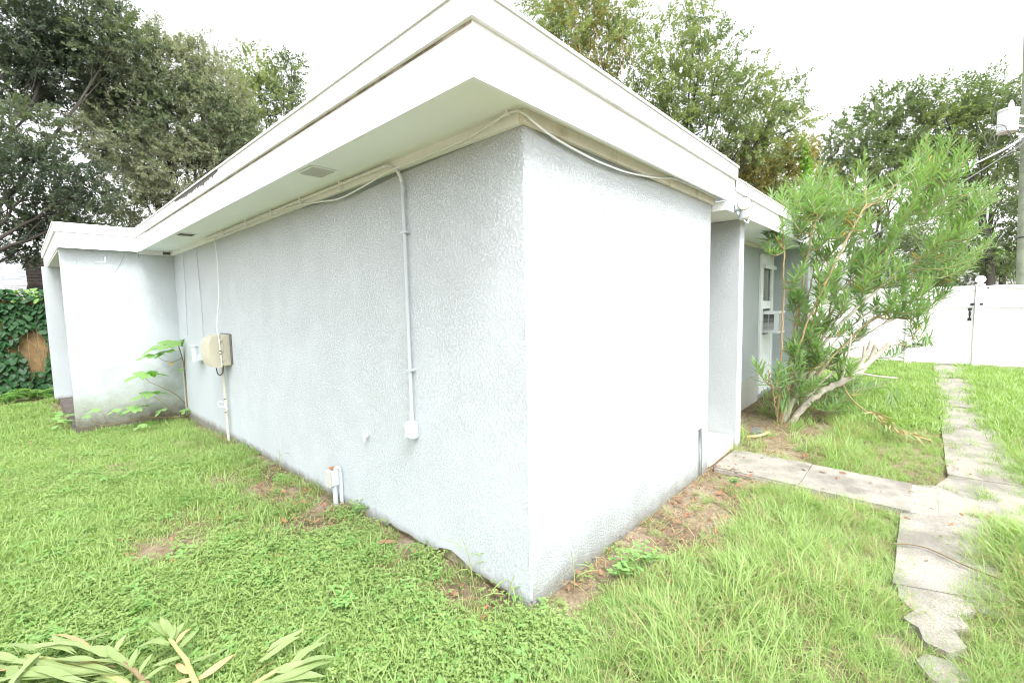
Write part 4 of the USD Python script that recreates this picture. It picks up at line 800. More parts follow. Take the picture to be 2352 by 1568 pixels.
# ------------------------------------------------------------------ oleander
rg = np.random.default_rng(101)
OB = (5.0, -0.25, 0.0)
ol = thing('oleander', 'big leaning oleander bush with long narrow leaves beside the walkway', 'bush', OB)
main = [  # trunks as survey points with depth: base to upper fork
 [(1815, 965, 5.95), (1880, 905, 5.9), (1950, 868, 5.85), (1985, 845, 5.85)],
 [(1800, 960, 6.0), (1845, 860, 6.0), (1930, 745, 6.1), (2010, 670, 6.3), (2110, 590, 6.5), (2150, 545, 6.6)],
 [(1795, 955, 6.05), (1830, 850, 6.2), (1900, 730, 6.5), (1960, 660, 6.8), (2010, 590, 7.0)],
 [(1790, 955, 6.0), (1815, 820, 5.9), (1835, 700, 5.9), (1860, 560, 5.9), (1880, 480, 6.0)],
 [(1785, 950, 6.0), (1795, 800, 5.7), (1800, 660, 5.6), (1800, 560, 5.6)],
 [(1805, 955, 6.1), (1880, 800, 6.4), (1910, 690, 6.6), (1900, 580, 6.8), (1930, 480, 7.0)],
 [(1810, 960, 6.1), (1900, 830, 6.5), (2000, 740, 6.9), (2090, 690, 7.1), (2160, 650, 7.2)],
 [(1812, 960, 6.0), (1910, 860, 6.2), (2040, 800, 6.5), (2110, 775, 6.6)],
 [(1800, 955, 6.1), (1870, 780, 6.3), (1990, 620, 6.5), (2080, 500, 6.7), (2150, 420, 6.9)],
 [(1795, 950, 5.9), (1840, 780, 5.7), (1900, 640, 5.6), (1950, 540, 5.6), (1990, 470, 5.7)],
 [(1788, 955, 5.8), (1775, 900, 5.6), (1765, 850, 5.5)],
]
for u1, v1, u2, v2, dz in [(1860, 820, 1960, 640, .2), (1880, 830, 2020, 700, .35), (1850, 800, 1905, 620, -.1), (1890, 850, 2060, 730, .5), (1840, 790, 1870, 600, .3), (1895, 840, 2080, 680, .1), (1870, 810, 1985, 660, -.2), (1825, 800, 1845, 640, -.25)]: main.append([(1806, 958, 6.0), (u1, v1, 6.05 + dz * .5), (u2, v2, 6.2 + dz)])
rad = [0.042, 0.028, 0.024, 0.016, 0.014, 0.016, 0.02, 0.016, 0.018, 0.014, 0.009] + [0.013, 0.015, 0.011, 0.014, 0.012, 0.012, 0.013, 0.01]
trunks = []
for k, (ln, r) in enumerate(zip(main, rad)):
    p = np.array([at(*q) for q in ln]); p[0, 2] = -0.03
    pts = spline(p, 30); pts[2:-1] += rg.normal(0, 0.006, (27, 3)); trunks.append(pts)
    obj('branch', tube(pts, np.linspace(r, max(0.009, r * 0.35) if k else 0.036, 30), 9), M['bark_pale' if k in (0, 1, 2, 6, 7, 12, 14, 17) else 'bark_brown'], ol, loc=OB, smooth=True)
# sawn-off pale stubs on the lowest trunk
for (u0, v0, u1, v1, r) in [(1985, 845, 2010, 792, .026), (1960, 862, 2000, 785, .024), (1950, 868, 2040, 790, .03), (1975, 850, 1985, 795, .018), (1930, 880, 1955, 770, .014), (1972, 856, 2060, 868, .012)]:
    s = spline([at(u0, v0, 5.86), at((u0 + u1) / 2 + 3, (v0 + v1) / 2 + 2, 5.83), at(u1, v1, 5.8)], 10); o = obj('cut_stub', tube(s, np.linspace(r, r * 0.85, 10), 9), M['bark_pale'], ol, loc=OB, smooth=40)
    obj('cut_face', tube([s[-1], s[-1] + (s[-1] - s[-2]) * 0.25], [r * 0.86, r * 0.5], 9), M['cut_wood'], o, loc=OB)
crown_poly = Polygon([(1740, 560), (1765, 440), (1830, 425), (1880, 370), (1940, 400), (1995, 345), (2040, 395), (2085, 350), (2120, 310), (2195, 300), (2240, 350), (2225, 405), (2305, 415), (2310, 450), (2265, 500), (2290, 540), (2255, 590), (2205, 640), (2190, 680), (2140, 720), (2060, 740), (1980, 700), (1910, 700), (1850, 690), (1790, 640)])
tips, tries = [], 0
while len(tips) < 210 and tries < 14000:
    tries += 1; u, v = rg.uniform(1740, 2315), rg.uniform(300, 745)
    if not crown_poly.contains(Point(u, v)): continue
    dep = 6.3 + 0.0009 * (u - 2000) + rg.uniform(-0.75, 0.75); p = at(u, v, dep)
    if (p[1] > 0.2 and p[0] < 11 and p[2] < 2.8) or (u < 1830 and v > 570): continue
    if any(np.linalg.norm(p - q[0]) < 0.145 for q in tips): continue
    tips.append((p, u, v))
extra = [(1735, 835, 5.6), (1790, 840, 5.6), (1840, 850, 5.7), (1860, 760, 5.7), (1905, 800, 5.9), (1940, 820, 6.2), (1850, 700, 5.8), (1830, 800, 5.7), (1885, 720, 6.0), (2140, 768, 6.3), (2080, 800, 6.5), (1760, 560, 5.5), (2190, 300, 6.6), (2165, 320, 6.7), (2235, 380, 6.5), (2230, 345, 6.6), (2300, 415, 6.4), (2285, 540, 6.6), (1880, 880, 5.8), (1800, 870, 5.7), (2150, 700, 6.9), (2180, 670, 7.0), (1830, 640, 5.6)]
extra += [(2290, 440, 6.5), (2270, 470, 6.7), (2300, 430, 6.6), (2255, 440, 6.3), (2240, 500, 6.9), (2275, 560, 6.8), (2250, 570, 6.4), (2225, 610, 6.7), (2240, 460, 6.2), (2265, 520, 6.2), (2215, 330, 6.5), (2170, 345, 6.3), (1760, 470, 5.7), (1775, 500, 5.6), (1755, 530, 5.8), (1790, 455, 5.9), (1810, 440, 6.0), (1850, 410, 6.2), (1880, 385, 6.4), (1915, 395, 6.1)]
extra += [(rg.uniform(1835, 2060), rg.uniform(735, 885), rg.uniform(5.7, 6.6)) for _ in range(20)] + [(rg.uniform(1800, 1960), rg.uniform(640, 930), rg.uniform(5.6, 6.3)) for _ in range(26)]
tips += [(at(*q), q[0], q[1]) for q in extra]
allp = np.vstack(trunks)
leafv = [leaf(0.19, 0.0225, 0.18, c, (0.25, 0.8, 1.0, 0.75, 0.0)) for c in (0.1, 0.35, 0.6)]
leaves, twigs_m = [], MB()
for tip, u, v in tips:
    ok = allp[:, 2] < tip[2] - 0.05; cand = allp[ok] if ok.any() else allp
    dd = np.linalg.norm(cand - tip, axis=1); dd = dd + rg.uniform(0, 0.3, len(dd)) + 1.2 * np.maximum(0, 0.35 - dd); s = cand[np.argmin(dd)]
    mid = s * 0.45 + tip * 0.55 + np.array([0, 0, -0.05 - 0.08 * rg.uniform()]); pts = spline([s, mid, tip], 16); L0 = np.linalg.norm(np.diff(pts, axis=0), axis=1).sum()
    twigs_m.add(tube(pts, np.linspace(0.0085, 0.0035, 16), 5))
    n = int(rg.integers(34, 52)); span = min(0.75, L0 * 0.92)
    arc = np.r_[0, np.cumsum(np.linalg.norm(np.diff(pts, axis=0), axis=1))]
    for k in range(n):
        t = (k + 0.5) / n; sp = L0 - span * (1 - t) ** 1.0; q = np.array([np.interp(sp, arc, pts[:, c]) for c in range(3)]); T = pts[-1] - pts[-3]; T /= np.linalg.norm(T); T = T + [0, 0, 0.35]; T /= np.linalg.norm(T)
        a = 2.4 * k + rg.normal(0, 0.25); A = np.cross(T, [0.3, 0.2, 1.0]); A /= np.linalg.norm(A); B = np.cross(T, A)
        op = 1.15 - 0.85 * t + rg.normal(0, 0.12)                   # leaves open wide low on the shoot, close up at the tip
        dr = T * math.cos(op) + (A * math.cos(a) + B * math.sin(a)) * math.sin(op); dr[2] -= 0.12 * (1 - t)
        leaves.append((put(leafv[int(rg.integers(3))], toward(dr, rg.normal(0, 0.3)), q, rg.uniform(0.7, 1.15) * (0.75 + 0.35 * math.sin(PI * min(1, t * 1.1)))), q, rg.uniform() < 0.02 and t < 0.5))
obj('twigs', twigs_m.get(), M['bark_brown'], ol, loc=OB, kind='stuff')
# a bunch of limp leaves hanging at the foot
for k in range(26):
    q = at(1805 + rg.normal(0, 6), 880 + rg.uniform(-40, 40), 5.6); leaves.append((put(leafv[2], toward([rg.normal(0, .18), rg.normal(0, .18), -1], rg.uniform(-2, 2)), q, rg.uniform(0.9, 1.2)), q, False))
for (u, v) in [(2060, 890), (2050, 905), (2042, 895), (1880, 770), (1870, 800), (2130, 770)]:
    for k in range(5): q = at(u, v, 5.9); leaves.append((put(leafv[2], toward([rg.normal(0, .5), rg.normal(0, .5), -0.8], rg.uniform(-1, 1)), q, 1.0), q, rg.uniform() < 0.1))
leaves.sort(key=lambda l: np.linalg.norm(l[1] - CAM)); stuff, yel = MB(), MB()
for k, (m, q, y) in enumerate(leaves):
    if k < 300: obj('leaf', m, LM['yellow'] if y else LM['oleander'], ol, loc=OB, smooth=True)
    else: (yel if y else stuff).add(m)
obj('foliage', stuff.get(), LM['oleander'], ol, loc=OB, kind='stuff', smooth=True)
obj('yellow_leaves', yel.get(), LM['yellow'], ol, loc=OB, kind='stuff', label='scattered withered yellow leaves')
# a broken branch with withered leaves on the grass
loc = tuple(on(2010, 975, 2, 0.0)); bb = thing('fallen_branch', 'broken oleander branch with withered leaves lying on the grass', 'branch', loc)
pts = spline([at(1935, 882, 5.87), at(1955, 915, 5.75), on(2000, 950, 2, 0.14), on(2040, 985, 2, 0.09), on(2085, 1005, 2, 0.06)], 16)
obj('stem', tube(pts, np.linspace(0.012, 0.005, 16), 6), M['bark_brown'], bb, loc=loc, smooth=True)
for k in range(80):
    q = pts[int(rg.integers(7, 16))] + rg.normal(0, 0.03, 3) * [1, 1, 0.3]; T = (pts[-1] - pts[6]); T /= np.linalg.norm(T); dr = T + rg.normal(0, 0.4, 3) * [1, 1, 0.25]
    q[2] = max(q[2], 0.05) + 0.06
    obj('leaf', put(leafv[int(rg.integers(3))], toward(dr, rg.uniform(-1.5, 1.5)), q, rg.uniform(0.7, 1.1)), LM['dry' if rg.uniform() < 0.6 else 'strap'], bb, loc=loc)

# ------------------------------------------------------------------ volunteer plant in the inner corner of the wing
def lobed(s, rg, deep=0.45):
    th = np.linspace(-PI, PI, 31)[:-1]
    r = 0.34 + 0.3 * np.abs(np.cos(2.5 * th * 0.8)) ** (1.2) * (1 - 0.35 * np.abs(th) / PI) ; r = r * (1 - deep * np.exp(-((np.abs(th) - 0.62) / 0.14) ** 2)) * (1 - deep * np.exp(-((np.abs(th) - 1.6) / 0.16) ** 2))
    r = r * (1 + 0.05 * rg.normal(size=30)) * (1 + 0.25 * np.exp(-(th / 0.4) ** 2)); r[np.abs(th) > 2.9] *= 0.45
    x, y = r * np.cos(th) + 0.1, r * np.sin(th); z = -0.22 * (x ** 2 + y ** 2) + 0.03 * np.sin(3 * th)
    v = np.vstack([[0, 0, 0.0], np.stack([x, y, z], 1)]) * s; n = 30
    return v, np.array([[0, 1 + k, 1 + (k + 1) % n] for k in range(n)])
rg = np.random.default_rng(111)
Vp = lambda u, v, dy=0.0: on(u, v, 1, 7.2 - dy)
loc = tuple(Vp(432, 955)); vp = thing('volunteer_plant', 'young wild plant with big lobed leaves growing in the wall corner', 'plant', loc)
def stem(pts, r0, r1, m='brown_stem'): obj('stem', tube(spline(pts, 16), np.linspace(r0, r1, 16), 6), M[m], vp, loc=loc, smooth=True)
stem([Vp(434, 962), Vp(428, 900), Vp(422, 840, .05), Vp(412, 800, .1), Vp(405, 785, .12)], 0.016, 0.006)
stem([Vp(430, 930), Vp(424, 860), Vp(423, 800, .05), Vp(424, 780, .05)], 0.01, 0.005)
stem([Vp(424, 925), Vp(395, 900, .2), Vp(355, 882, .3), Vp(337, 872, .35), Vp(332, 860, .35)], 0.006, 0.003)
stem([Vp(418, 820), Vp(398, 830, .15), Vp(375, 827, .25), Vp(360, 815, .3)], 0.005, 0.003)
stem([Vp(400, 950, .15), Vp(375, 925, .25), Vp(347, 907, .3)], 0.005, 0.003)
stem([Vp(432, 955), Vp(390, 958, .1), Vp(330, 960, .15), Vp(270, 972, .2), Vp(230, 976, .25), Vp(210, 962, .3)], 0.012, 0.005)
stem([Vp(355, 960, .15), Vp(330, 950, .2), Vp(314, 938, .25)], 0.004, 0.003)
stem([Vp(395, 958, .1), Vp(382, 953, .15), Vp(375, 945, .2)], 0.004, 0.003)
stem([Vp(246, 968, .2), Vp(236, 950, .25), Vp(226, 943, .3)], 0.004, 0.003)
for (u, v, px, dy, roll, yaw) in [(395, 785, 95, .15, .2, PI), (425, 785, 60, .05, -.3, 0.2), (370, 795, 70, .3, .3, PI), (385, 805, 60, .25, .5, 3.6), (345, 815, 55, .3, .2, PI), (362, 812, 30, .3, .1, .3), (330, 858, 72, .35, .1, PI), (345, 856, 60, .35, -.1, .2), (340, 903, 60, .3, .1, PI), (356, 900, 45, .3, 0, .3), (372, 940, 42, .2, .7, 3.8), (312, 936, 62, .25, .1, PI), (332, 930, 45, .25, .2, .3), (270, 940, 40, .3, .3, PI), (222, 940, 34, .3, .1, PI), (203, 955, 24, .35, 0, PI), (424, 940, 34, .1, .6, 4.2), (436, 945, 22, .1, .6, 5.2), (452, 940, 22, .0, .7, 5.0), (415, 847, 22, .1, .6, 4.4), (330, 975, 40, .5, .3, PI), (345, 970, 36, .5, .1, .5), (395, 832, 20, .2, .7, 4.2)]:
    p = Vp(u, v, dy); s = px * np.dot(p - CAM, CD) / FPX * 0.62
    dr = np.array([math.cos(yaw), math.sin(yaw) * 0.8 - 0.25, -0.12 - 0.3 * abs(roll)]); r = toward(dr, roll * 0.8 - 0.35)
    obj('leaf', put(lobed(s, rg), r, p), LM['weed'] if v != 832 else LM['yellow'], vp, loc=loc, smooth=True)
rg = np.random.default_rng(113)
loc = tuple(on(150, 965, 2, -0.08)); lp_ = thing('creeping_plant', 'small creeping plant with round leaves at the foot of the wing corner', 'plant', loc)
for k in range(16):
    p = on(150 + rg.uniform(-28, 26), 962 + rg.uniform(-18, 18), 2, rg.uniform(0.0, 0.1)); obj('leaf', put(heart(0.10, rg), toward([rg.normal(), rg.normal() - .6, -.1], rg.normal(0, .3)), p), LM['weed'], lp_, loc=loc, smooth=True)

# ------------------------------------------------------------------ cut stalks with strap leaves lying in the left foreground
sprof = (0.35, 0.8, 1.0, 0.9, 0.6, 0.0)
def stalk(label, pts, leaves_, seed, r=0.012, stemmat='green_stem', group=None):
    rg = np.random.default_rng(seed); pts = np.array(pts); loc = tuple(pts[0]); t = thing('cut_stalk', label, 'cut plant', loc)
    sp = spline(pts, 16); obj('stem', tube(sp, np.linspace(r, r * 0.6, 16), 8), M[stemmat], t, loc=loc, smooth=True)
    for (q, tip, w, curl, brown) in leaves_:
        q, tip = np.array(q), np.array(tip); ln = np.linalg.norm(tip - q) * 1.06; dr = tip - q + np.array([0, 0, ln * curl * 0.45])
        m = leaf(ln, w * 0.8, 0.22, curl, sprof); m = (m[0] + np.stack([0 * m[0][:, 0], 0.035 * ln * np.sin(m[0][:, 0] / ln * 5 + rg.uniform(0, 6)), 0.02 * ln * np.sin(m[0][:, 0] / ln * 7 + rg.uniform(0, 6))], 1), m[1])
        o = obj('leaf', put(m, toward(dr, rg.normal(0, 0.35)), q), LM['strap_brown' if brown else 'strap'], t, loc=loc, smooth=True)
G = lambda u, v, z=0.06: on(u, v, 2, z)
stalk('upright cut stalk with a whorl of pale strap leaves', [G(452, 1575, .05), G(430, 1520, .09), G(408, 1490, .13), G(390, 1465, .16)],
      [(G(388, 1463, .16), G(372, 1415, .22), .035, .3, 0), (G(392, 1465, .16), G(385, 1420, .24), .03, .2, 0), (G(388, 1463, .16), G(305, 1452, .14), .04, .5, 0), (G(385, 1460, .16), G(345, 1425, .2), .035, .4, 0), (G(395, 1470, .15), G(425, 1428, .18), .035, .6, 0), (G(400, 1480, .14), G(440, 1440, .15), .03, .9, 1), (G(405, 1490, .13), G(460, 1450, .12), .03, .5, 0), (G(395, 1475, .15), G(310, 1490, .1), .035, .5, 0), (G(392, 1470, .16), G(402, 1430, .2), .03, .5, 0), (G(430, 1530, .08), G(520, 1490, .08), .045, .3, 0), (G(420, 1510, .1), G(350, 1530, .08), .04, .4, 0), (G(440, 1545, .07), G(395, 1530, .06), .03, .5, 1), (G(445, 1560, .06), G(400, 1570, .05), .04, .4, 1), (G(450, 1560, .06), G(540, 1510, .06), .035, .3, 1)], 121)
stalk('cut stalk with a pinkish broken top among pale leaves', [G(345, 1580, .05), G(310, 1540, .08), G(280, 1520, .1), G(255, 1490, .13)],
      [(G(290, 1530, .09), G(245, 1480, .15), .04, .4, 0), (G(300, 1535, .09), G(310, 1490, .16), .04, .3, 0), (G(285, 1525, .1), G(180, 1525, .08), .04, .4, 0), (G(320, 1550, .08), G(345, 1500, .15), .035, .4, 0), (G(275, 1515, .1), G(205, 1545, .07), .045, .4, 0), (G(310, 1545, .08), G(240, 1580, .06), .045, .3, 0), (G(265, 1505, .11), G(195, 1500, .12), .035, .6, 0), (G(330, 1560, .07), G(380, 1530, .1), .04, .5, 0), (G(335, 1565, .07), G(300, 1590, .05), .04, .4, 0), (G(262, 1500, .12), G(290, 1455, .16), .03, .4, 0)], 122, 0.012, 'brown_stem')
L3 = [(G(300 - 20 * k, 1545 + 3 * k, .09), G(140 - 32 * k, 1500 + 14 * k, .10 - .006 * k), .042, .45, 0) for k in range(5)] + [(G(170, 1505, .1), G(60, 1480, .1), .04, .5, 0), (G(200, 1490, .1), G(95, 1478, .1), .035, .5, 0), (G(60, 1540, .1), G(95, 1490, .14), .05, 1.2, 0), (G(150, 1560, .08), G(20, 1590, .06), .05, .3, 0), (G(120, 1530, .09), G(0, 1560, .07), .05, .3, 0), (G(250, 1560, .07), G(130, 1600, .05), .05, .3, 0), (G(40, 1520, .1), G(-30, 1500, .1), .05, .5, 0), (G(80, 1500, .1), G(5, 1475, .09), .045, .5, 0), (G(10, 1600, .09), G(85, 1490, .12), .05, 1.0, 0), (G(330, 1590, .05), G(210, 1560, .07), .05, .3, 0), (G(20, 1530, .1), G(50, 1580, .06), .05, .8, 0), (G(200, 1470, .08), G(120, 1480, .08), .03, .3, 0), (G(250, 1455, .06), G(170, 1480, .07), .03, .3, 0)]
r5 = np.random.default_rng(125)
for k in range(16):
    u, v = r5.uniform(20, 330), r5.uniform(1480, 1570); L3.append((G(u, v, r5.uniform(.05, .1)), G(u - r5.uniform(60, 190), v + r5.uniform(-45, 25), r5.uniform(.05, .12)), r5.uniform(.03, .045), r5.uniform(.3, .8), r5.uniform() < .12))
stalk('long cut stalk lying along the bottom left corner under overlapping strap leaves', [G(330, 1600, .06), G(240, 1545, .08), G(150, 1520, .08), G(60, 1505, .08)], L3, 123)
L4 = [(G(690, 1530, .08), G(760, 1442, .11), .04, .5, 0), (G(640, 1550, .08), G(750, 1475, .12), .045, .6, 0), (G(660, 1540, .09), G(770, 1500, .12), .05, .6, 0), (G(600, 1580, .07), G(760, 1520, .1), .05, .7, 0), (G(620, 1570, .08), G(740, 1560, .08), .05, .7, 0), (G(590, 1520, .07), G(690, 1465, .1), .035, .4, 0), (G(610, 1500, .08), G(700, 1445, .11), .03, .4, 0), (G(640, 1580, .06), G(770, 1580, .06), .05, .5, 0), (G(680, 1500, .09), G(720, 1490, .12), .045, .6, 0), (G(570, 1560, .06), G(630, 1515, .09), .03, .3, 1), (G(560, 1590, .05), G(700, 1555, .07), .045, .5, 0), (G(630, 1540, .08), G(720, 1530, .1), .05, .5, 0)]
stalk('cut stalk whose strap leaves fan to the right, nearest the picture bottom middle', [G(540, 1600, .05), G(600, 1560, .07), G(660, 1525, .08)], L4, 124)

# ------------------------------------------------------------------ weeds by the walls, litter, odds and ends
def weed(x, y, h, seed, lab, n=5, lean=(0, 0)):
    rg = np.random.default_rng(seed); t = thing('grass_weed', lab, 'weed', (x, y, 0)); top = np.array([lean[0], lean[1], h])
    pts = spline([(0, 0, -0.02), top * [0.3, 0.3, 0.5], top], 12); obj('stem', tube(pts, np.linspace(0.004, 0.002, 12), 5), M['green_stem'], t, smooth=True)
    for k in range(n):
        q = pts[int(2 + 8 * k / n)]; a = rg.uniform(PI * 0.7, PI * 1.8); obj('leaf', put(leaf(rg.uniform(0.12, 0.22), 0.011, 0.25, rg.uniform(0.6, 1.6), (0.8, 1, 0.8, 0.4, 0)), toward([math.cos(a), math.sin(a), 1.1]), q), LM['tall'], t, smooth=True)
weed(-0.04, 0.42, 0.24, 131, 'tallest grass weed against the left wall near the corner', 6, (-0.02, 0.06))
weed(-0.03, 0.14, 0.16, 132, 'bent grass weed closest to the house corner on the left wall', 4, (0.0, -0.05))
weed(-0.05, 3.3, 0.2, 133, 'lone grass blade weed half way along the left wall', 3)
weed(0.33, -0.05, 0.2, 134, 'thin seeding weed against the right wall near the corner', 2, (-0.03, 0))
def leafy(x, y, s, seed, lab, n=40, m='weed'):
    rg = np.random.default_rng(seed); t = thing('leafy_weed', lab, 'weed', (x, y, 0)); b = MB()
    for k in range(n // 6 + 2):
        a = rg.uniform(0, 2 * PI); e = np.array([math.cos(a) * s * rg.uniform(.2, .8), math.sin(a) * s * rg.uniform(.2, .8), s * rg.uniform(.4, .9)]); pts = spline([(0, 0, 0), e * [.4, .4, .7], e], 8); b.add(tube(pts, 0.002, 4))
        for q in range(3, 8):
            for sg in (0, 1): obj('leaf', put(leaf(0.034 * rg.uniform(.7, 1.3), 0.02, 0.15, 0.5, (0.0, .9, .9, 0)), toward([rg.normal(), rg.normal(), .35]), pts[q]), LM[m], t, smooth=True)
    obj('stem', b.get(), M['green_stem'], t)
leafy(*on(1430, 1330, 2, 0)[:2], 0.2, 141, 'clump of broad-leaved weed beside the right wall', 60)
leafy(*on(1480, 1300, 2, 0)[:2], 0.16, 142, 'smaller broad-leaved weed behind the clump at the right wall', 40)
leafy(*on(842, 1180, 2, 0)[:2], 0.16, 143, 'mint-like weed below the left wall right of the outlet post', 30)
leafy(*on(1680, 1115, 2, 0)[:2], 0.12, 144, 'light green weed on the mulch in front of the porch step', 16)
leafy(*on(780, 1400, 2, 0)[:2], 0.14, 145, 'broad weed in the left lawn right of the cut stalks', 30)
tag(obj('plastic_scrap', trimesh.convex.convex_hull(np.array([on(1722, 990, 2, 0.02), on(1752, 985, 2, 0.02), on(1735, 978, 2, 0.06), on(1755, 990, 2, 0.05), on(1730, 996, 2, 0.01), on(1748, 1000, 2, 0.01)])), M['grey_dark']), 'crumpled black plastic scrap on the mulch beside the fin wall', 'scrap')
tag(obj('dry_twig', tube(spline([on(1715, 1003, 2, .02), on(1745, 1000, 2, .03), on(1765, 992, 2, .03)], 8), 0.016, 6), M['cut_wood'], smooth=True), 'pale dry piece of branch near the black scrap', 'twig')
tag(obj('long_twig', tube(spline([on(2050, 1248, 2, .05), on(2120, 1255, 2, .045), on(2200, 1290, 2, .045), on(2300, 1330, 2, .07)], 14), 0.0045, 5), M['brown_stem'], smooth=True), 'long thin brown stem lying across the front walkway slab', 'twig')
rg = np.random.default_rng(151)
fl_spots = [on(*p, 2, 0.04) for p in [(1105, 1322), (1098, 1425), (955, 1258), (880, 1245), (870, 1250), (1110, 1420), (1040, 1330), (1900, 1085), (1925, 1092), (2210, 1185), (1690, 1110), (1660, 1130), (1640, 1140), (1700, 1095), (1560, 1200), (1600, 1165), (1545, 1225), (1310, 1335), (1340, 1325), (225, 938), (245, 1160), (70, 1020), (700, 1110), (690, 1150), (2075, 1185), (2290, 1240), (1840, 1075), (1945, 1088), (1470, 1270), (1380, 1320)]]
lab_ = {0: 'rusty fallen leaf at the broken stucco edge below the tallest weed', 1: 'orange fallen leaf on the lawn in front of the house corner', 2: 'small tan fallen leaf beside the chipped wall foot', 7: 'rusty fallen leaf on the far edge of the short walkway branch',
    9: 'dry brown fallen leaf on the slab where the two walkways meet', 10: 'rusty fallen leaf at the foot of the porch step', 14: 'brown fallen leaf on the bare soil halfway along the right wall', 19: 'yellowish fallen leaf on the far left lawn near the rear porch', 22: 'brown fallen leaf on the larger bare patch of the left lawn', 25: 'curled leaf on the front walkway slab by the long brown stem'}
rest = MB()
for k, p in enumerate(fl_spots):
    lf_ = leaf(rg.uniform(0.05, 0.08), 0.026, 0.25, rg.uniform(-0.6, 0.9), (0.0, .8, 1, .7, 0)); a = rg.uniform(0, 2 * PI); m = put(lf_, toward([math.cos(a), math.sin(a), rg.normal(0, .15)], rg.normal(0, .5)), p)
    if k in lab_: tag(obj('fallen_leaf', m, LM['rusty' if 'rust' in lab_[k] or 'orange' in lab_[k] else 'litter'], smooth=True), lab_[k], 'leaf', 'fallen leaves')
    else: rest.add(m)
tag(obj('scattered_leaves', rest.get(), LM['litter'], smooth=True), 'other small dry leaves scattered over lawn and path', 'leaf litter', kind='stuff')

# ------------------------------------------------------------------ lawn
rg = np.random.default_rng(201)
PLX, PLY = [0.2, 0.9, 1.45, 2.6, 3.5, 4.7, 6.5, 8.7, 12.6, 14], [-1.55, -1.52, -1.50, -1.49, -1.70, -1.73, -1.73, -1.71, -1.69, -1.69]
PRX, PRY = [0.2, 0.9, 1.2, 1.7, 2.3, 2.9, 3.5, 4.95, 6.7, 9.4, 12.8, 14], [-1.58, -1.64, -1.69, -1.76, -1.84, -1.93, -2.17, -2.14, -2.1, -2.1, -2.12, -2.1]
def fb(x, y, s, seed): return meshkit.fbm(np.stack([x * s, y * s, 0 * x + seed], -1), 3, seed)
def allowed(x, y):
    """1 where grass grows, lower where the soil shows, 0 on walls, slabs and litter."""
    w = 0.10 * (fb(x, y, 5.0, 5) - 0.5) * 2
    d = np.ones_like(x)
    onpath = (y < np.interp(x, PLX, PLY) + w * 0.8) & (y > np.interp(x, PRX, PRY) + w * 1.2) & (x > 0.7 + w) & (x < 14)
    d[onpath] = np.where(x[onpath] < 1.02, 0.8, np.where(fb(x[onpath], y[onpath], 9.0, 21) > np.where(x[onpath] < 1.5, 0.5, 0.62), 0.5, 0.0))
    d[(x > 2.6 + w) & (x < 3.3 + w) & (y < 0.02) & (y > -1.8)] = 0
    d[(x > -0.02) & (y > -0.02) & ~((x > 3.65) & (y < 0.45) & (x < 7.25))] = 0
    d[(x > -1.33) & (y > 7.36)] = 0
    d[(y > 11.75)] = 0; d[x > 12.75] = 0
    n = fb(x, y, 2.2, 8); n2 = fb(x, y, 7.0, 9)
    left = (x < 0.0) & (y > 0.1)                                    # strip of soil along the left wall
    d = np.where(left & (-x < 0.12 + 0.34 * n * np.clip(1.2 - y / 5, 0.1, 1)), d * np.where(n2 > 0.5, 0.5, 0.08), d)
    for cx, cy, ax_, ay_ in ((-0.42, 3.35, 0.3, 0.55), (-0.45, 1.95, 0.26, 0.28), (-0.95, 2.55, 0.4, 0.4), (-0.35, 2.8, 0.2, 0.4), (-1.18, 2.25, 0.22, 0.25)):
        e = ((x - cx) / ax_) ** 2 + ((y - cy) / ay_) ** 2; d = np.where(e < 0.6 + 0.9 * n, d * np.where(n2 > 0.53, 0.45, 0.08), d)
    right = (y < 0) & (x > 0.0) & (x < 2.75); wr = np.interp(x, [0, 0.5, 1.2, 2.7], [0.12, 0.3, 0.45, 0.55])
    d = np.where(right & (-y < wr * (0.55 + 0.9 * n)), d * np.where(n2 > 0.55, 0.4, 0.06), d)
    mul = (x > 3.4) & (y > -0.55 - 0.35 * n) & (x < 8.2)
    d = np.where(mul, d * np.where(n2 > 0.58, 0.3, 0.03), d)
    d = np.where((x < -1.28) & (x > -1.75) & (y > 7.3) & (y < 11), d * np.clip((-1.28 - x) / 0.3, 0.05, 1) * (n2 > 0.42), d)
    d = np.where((y > 11.2) & (x < 0), d * 0.1, d)
    d = np.where((np.abs(x - 1.5) < 0.2) & (np.abs(y + 1.62) < 0.07), 0.5, d)
    return d
def spread(x0, x1, y0, y1, dens, near=None):
    n = int((x1 - x0) * (y1 - y0) * dens); x, y = rg.uniform(x0, x1, n), rg.uniform(y0, y1, n)
    v = np.stack([x, y, 0 * x], 1) - CAM; dep = v @ CD; u = (v @ CR) / np.maximum(dep, 0.05)
    k = (dep > 0.15) & (np.abs(u) < 1.5) & (rg.uniform(size=n) < allowed(x, y)); return x[k], y[k], dep[k]
def carpet(name, label, parts, protos, smin, smax, tilt, cat='grass', hfun=None):
    xs = [spread(*p) for p in parts]; x, y, dep = (np.concatenate(c) for c in zip(*xs))
    z = gz(x, y) - 0.012 + 0.03 * (meshkit.fbm(np.stack([x * 0.9, y * 0.9, 0 * x], -1), 3, 3) - 0.5) - 0.004
    n = len(x); rot = rotz(n, rg) * Rot.from_euler('xy', rg.normal(0, tilt, (n, 2))); s = rg.uniform(smin, smax, n) * (1 if hfun is None else hfun(x, y))
    scatter(name, '/World', protos, np.stack([x, y, z], 1), rot, s, rg.integers(0, len(protos), n), label=label, cat=cat); return n
g = np.random.default_rng(202)
short = [(blades(42, 0.085, 0.035, 0.095, 0.0033, 0.45, 1.0, g), LM['lawn']) for _ in range(5)] + [(blades(30, 0.09, 0.05, 0.12, 0.004, 0.6, 1.2, g), LM['tall']) for _ in range(2)]
